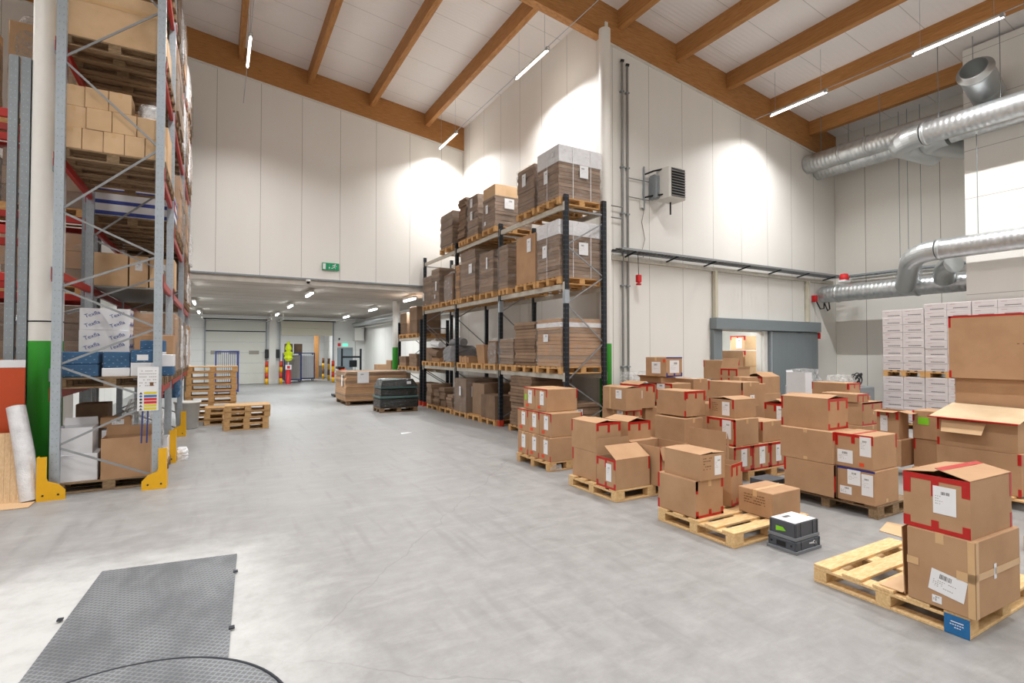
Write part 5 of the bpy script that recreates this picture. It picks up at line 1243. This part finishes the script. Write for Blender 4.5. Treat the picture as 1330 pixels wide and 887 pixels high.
pallet('pallet at the back wall of the loading bay', 4.9, 39.0, .0, 1.2, .8, 'x', 'rack_pallet', 'dock pallets'); pallet('second pallet laid on the one in the loading bay', 4.9, 39.0, .147, 1.2, .8, 'x', 'rack_pallet', 'dock pallets'); pallet('third pallet on top in the loading bay', 4.9, 39.0, .294, 1.2, .8, 'x', 'pallet_old', 'dock pallets')
def cage(label, x, y, w, d, h, fill=None):
    t = thing('roll_cage', label, 'roll cage', (x, y, 0), 0, 'blue roll cages')
    m = MB()
    for a in (0, w):
        for b in (0, d): m.bbox((a - .03, b - .03, .12), (a + .03, b + .03, h), .004)
    for a in (0, d): m.bbox((0, a - .025, h - .06), (w, a + .025, h), .004); m.bbox((0, a - .025, .14), (w, a + .025, .2), .004)
    for a in (0, w): m.bbox((a - .025, 0, h - .06), (a + .025, d, h), .004)
    m.build('cage_frame', 'cage_blue', t)
    m = MB(); k = .08
    while k < w: m.box((k, -.006, .2), (k + .01, .004, h - .05)); m.box((k, d - .004, .2), (k + .01, d + .006, h - .05)); k += .08
    m.build('wire_side', 'cage_blue' if not fill else 'galv', t); MB().bbox((0, 0, .12), (w, d, .15), .004).build('base_tray', 'galv_dark', t)
    for a in (.06, w - .06):
        for b in (.06, d - .06): MB().tube([(a - .02, b, .055), (a + .02, b, .055)], .055, 12).build('castor', 'black_plastic', t)
    if fill: MB().bbox((.04, .04, .16), (w - .04, d - .04, h - .15), .02).build('contents', fill, t)
cage('empty blue roll cage behind the tall pallet stack', -.05, 25.6, .85, .75, 1.9)
cage('left blue roll cage in the open dock doorway, grey contents', 3.55, 34.2, .95, .8, 1.8, 'faint_ink'); cage('right blue roll cage in the open dock doorway, full of white bags', 4.6, 35.4, .85, .75, 1.8, 'paper')
for x, lab in ((3.6, 'left'), (4.15, 'right')): carton(f'dark brown carton on the left roll cage, {lab} one', x, 34.3, 1.802, .42, .5, .55, 0, 'kraft_dark', seam=False)
t = thing('warning_stand', 'red and white stand wearing yellow high-visibility covers in the dock doorway', 'stand', (3.62, YD - .5, 0))
MB().lathe([(0, 0), (.17, 0), (.15, .05), (.13, .8), (0, .82)], n=18).build('red_base', 'sign_red', t); MB().bbox((-.16, -.16, .821), (.16, .12, 1.1), .01).build('white_sign', 'paper', t); MB().box((-.08, -.163, .88), (.08, -.1602, 1.04)).build('symbol', 'sign_red', t); MB().tube([(0, 0, 1.1), (0, 0, 1.3)], .03, 8).build('post', 'white_paint', t)
m = MB().lathe([(0, 1.3), (.16, 1.35), (.26, 1.5), (.2, 1.62), (.3, 1.78), (.1, 1.9), (.2, 2.02), (.15, 2.2), (.08, 2.3), (.1, 2.4), (0, 2.5)], n=7, sm=False); m.build('yellow_cover', 'yellow_vest', t)
# dock ducts, rails
tag(MB().tube([(7.45, 33.2, 3.55), (7.4, 26, 3.55), (7.45, 17.6, 3.55)], .14, 16).build('ceiling_duct', 'duct_smooth'), 'long silver duct under the concrete slab along the right dock wall', 'duct')
tag(MB().tube([(7.7, 33.2, 3.35), (7.7, 17.6, 3.35)], .03, 8).build('ceiling_pipe', 'white_paint'), 'thin white pipe beside the silver dock duct', 'pipe')
for x0, x1, lab in ((-.7, 2.5, 'closed'), (3.1, 6.3, 'open')):
    t = thing('door_track', f'white overhead track frame above the {lab} dock door', 'track', (x0, 30.5, 3.6))
    for a in (0, x1 - x0): MB().bbox((a - .03, 0, 0), (a + .03, 2.8, .06), .004).build('rail', 'white_paint', t); MB().bbox((a - .02, .1, .061), (a + .02, .14, .34), .003).build('hanger', 'white_paint', t)
    MB().bbox((0, 2.5, .07), (x1 - x0, 2.56, .13), .004).build('cross_bar', 'steel_dark', t); MB().bbox((0, 1.1, .07), (x1 - x0, 1.16, .13), .004).build('cross_bar', 'white_paint', t)
# stacks of brown cartons by the dock side wall
for i, (x, y, w_, h_, lab) in enumerate(((6.75, 25, .75, 1.25, 'low brown carton stack against the dock side wall, left of the taller one'), (6.55, 22.2, .9, 1.5, 'taller brown carton stack against the dock side wall beside the green column'))):
    t = thing('carton_stack', lab, 'box', (x, y, 0)); n = 3
    for k in range(n): MB().bbox((0, 0, k * h_ / n), (w_, .7, (k + 1) * h_ / n - .004), .008).build('carton', 'kraft_dark' if k % 2 else 'kraft', t)
# pallet truck
t = thing('pallet_truck', 'orange and black stacker truck behind the big cardboard load', 'truck', (4.7, 22.2, 0))
for x in (-.05, .75): MB().bbox((x, .9, 0), (x + .07, 1.0, 2.0), .006).build('mast_post', 'steel_dark', t)
MB().bbox((-.02, .92, 1.6), (.8, .98, 1.68), .004).build('mast_crossbar', 'steel_dark', t)
MB().bbox((-.25, .1, .12), (.02, .7, 1.15), .05).build('side_cover', 'stack_orange', t); MB().bbox((.03, .1, .12), (.6, .85, 1.05), .06).build('battery_housing', 'steel_dark', t); MB().bbox((-.35, .15, 1.152), (-.05, .6, 1.25), .03).build('armrest', 'black_plastic', t)
for a in (-.2, .5): MB().tube([(a, .3, .12), (a + .08, .3, .12)], .12, 16).build('wheel', 'black_plastic', t)
MB().bbox((-.5, .0, .02), (-.3, .7, .1), .01).build('fork', 'steel_dark', t)
m = MB().tube([(.3, .95, 1.35), (.6, .95, 1.45)], .03, 8); m.build('fan', 'black_plastic', t); MB().bbox((.3, .9, 1.2), (.62, .95, 1.5), .02).build('load_guard', 'steel_dark', t)

# big cardboard load and black wrapped crates in front of the rack
pallet('dark low pallet under the big bundled cardboard load', 3.9, 18.5, 0, 2.1, 1.7, 'x', 'pallet_old', 'dock pallets')
sheets_stack('big low load of bundled brown cardboard with two paper labels, by the far rack bay', 3.86, 18.45, .148, 2.15, 1.75, 1.02, 'kraft', wrap=False, jit=.02, n=13, labels=[('L', .5, .7, .2, .4), ('R', .6, .82, .4, .4)], group='')
pallet('pallet under the black wrapped green crates', 4.32, 15.75, 0, 1.2, .8, 'x', 'pallet_old', 'dock pallets')
t = thing('wrapped_crates', 'green crates wrapped in glossy black film on a pallet, beside the big cardboard load', 'wrapped goods', (4.32, 15.72, .147))
MB().bbox((0, 0, 0), (1.22, .82, .28), .02).build('lower_crate', 'black_film', t); MB().bbox((-.012, -.012, .285), (1.23, .83, .35), .01).build('crate_rim', 'green_crate', t); MB().bbox((.03, .03, .355), (1.19, .79, .58), .02).build('upper_crate', 'black_film', t); MB().bbox((.02, .02, .585), (1.2, .8, .64), .01).build('crate_rim', 'green_crate', t)
m = MB(); m.add([(.02, .02, .645), (1.2, .02, .645), (1.2, .8, .645), (.02, .8, .645), (.1, .08, .84), (1.06, .1, .87), (1.08, .7, .85), (.12, .7, .88), (.6, .4, .9)], [(0,1,5,4),(1,2,6,5),(2,3,7,6),(3,0,4,7),(4,5,8),(5,6,8),(6,7,8),(7,4,8)]); m.build('top_film', 'black_film', t)
MB().box((.85, .045, .68), (.98, .05, .8)).build('paper_label', 'paper', t)
# pallet stacks on the left of the aisle
def pstack(x, y, n, L, W, lab, mat, along='x', h=.147):
    for k in range(n):
        pallet(f'{lab}, {["bottom", "second", "third", "fourth", "fifth", "sixth", "seventh", "eighth", "ninth", "tenth", "eleventh"][k] if k else "bottom"} pallet up' if k else f'{lab}, bottom pallet', x + R.uniform(-.02, .02), y + R.uniform(-.02, .02), k * h, L, W, along, mat, 'stacked empty pallets', rad(R.uniform(-1, 1))).scale.z = (h - .002) / .145
pstack(-.72, 16.2, 9, 1.2, .75, 'tall pallet stack beside the galvanised rack', 'pallet_wood', h=.164)
pstack(-.28, 15.3, 3, .95, .7, 'short pallet stack between the tall and the low one', 'pallet_wood')
pstack(.15, 13.98, 4, .98, .7, 'low pallet stack nearest the camera in the aisle', 'pallet_wood')
t = thing('bin', 'pale plastic bin beside the third yellow guard', 'bin', (-.62, 14.95, 0))
MB().lathe([(0, .01), (.22, .01), (.27, .62), (.29, .62), (.29, .66), (.26, .66), (.2, .03), (0, .03)], n=28).build('bin_body', 'bucket', t)

# ------------------------------------------------------------------ wrapping machine plate in the floor
t = thing('floor_plate', 'grey tread plate ramp of the pallet wrapper set in the floor', 'floor plate', (0, 0, 0))
m = MB(); vs = [(-.83, 5.57), (.176, 5.44), (.075, 3.59), (.04, 3.0), (-1.2, 2.9), (-.95, 3.95)]; vs = vs[::-1]; n = len(vs)
m.add([(a * 1, b, .001) for a, b in vs] + [(a, b, .012) for a, b in vs], [list(range(n))[::-1], list(range(n, 2*n))] + [[i, (i+1) % n, (i+1) % n + n, i + n] for i in range(n)]); m.build('ramp_plate', 'tread_plate', t)
for x, y in ((.15, 5.0), (.1, 4.0), (-.93, 4.7)): MB().bbox((x - .015, y - .02, .0125), (x + .02, y + .02, .022), .003).build('hinge', 'steel_dark', t)
t = thing('turntable', 'round tread plate turntable at the bottom edge of the picture', 'turntable', (-.49, 2.94, 0))
MB().lathe([(0, .04), (.82, .04), (.84, .03), (.84, .014), (0, .014)][::-1], n=72, sm=False).build('disc', 'tread_plate', t)
MB().lathe([(.845, .0125), (.845, .03), (.86, .03), (.86, .0125)], n=72).build('ring', 'steel_dark', t)
tag(MB().add([(-.0, 0, .002), (.26, .05, .002), (.2, .16, .002), (.02, .12, .002), (0, 0, .006), (.26, .05, .012), (.2, .16, .006), (.02, .12, .014)], [(3,2,1,0),(4,5,6,7),(0,1,5,4),(1,2,6,5),(2,3,7,6),(3,0,4,7)]).build('paper_scrap', 'paper', None, (3.65, 11.5, 0)), 'scrap of white paper lying in the aisle beside the black rack', 'paper')

import sys
for o in bpy.data.objects:
    l = o.get('label')
    if l:
        l = l.replace('pallet under: ', 'pallet under the ')
        o['label'] = l
    if o.get('group') == '': del o['group']
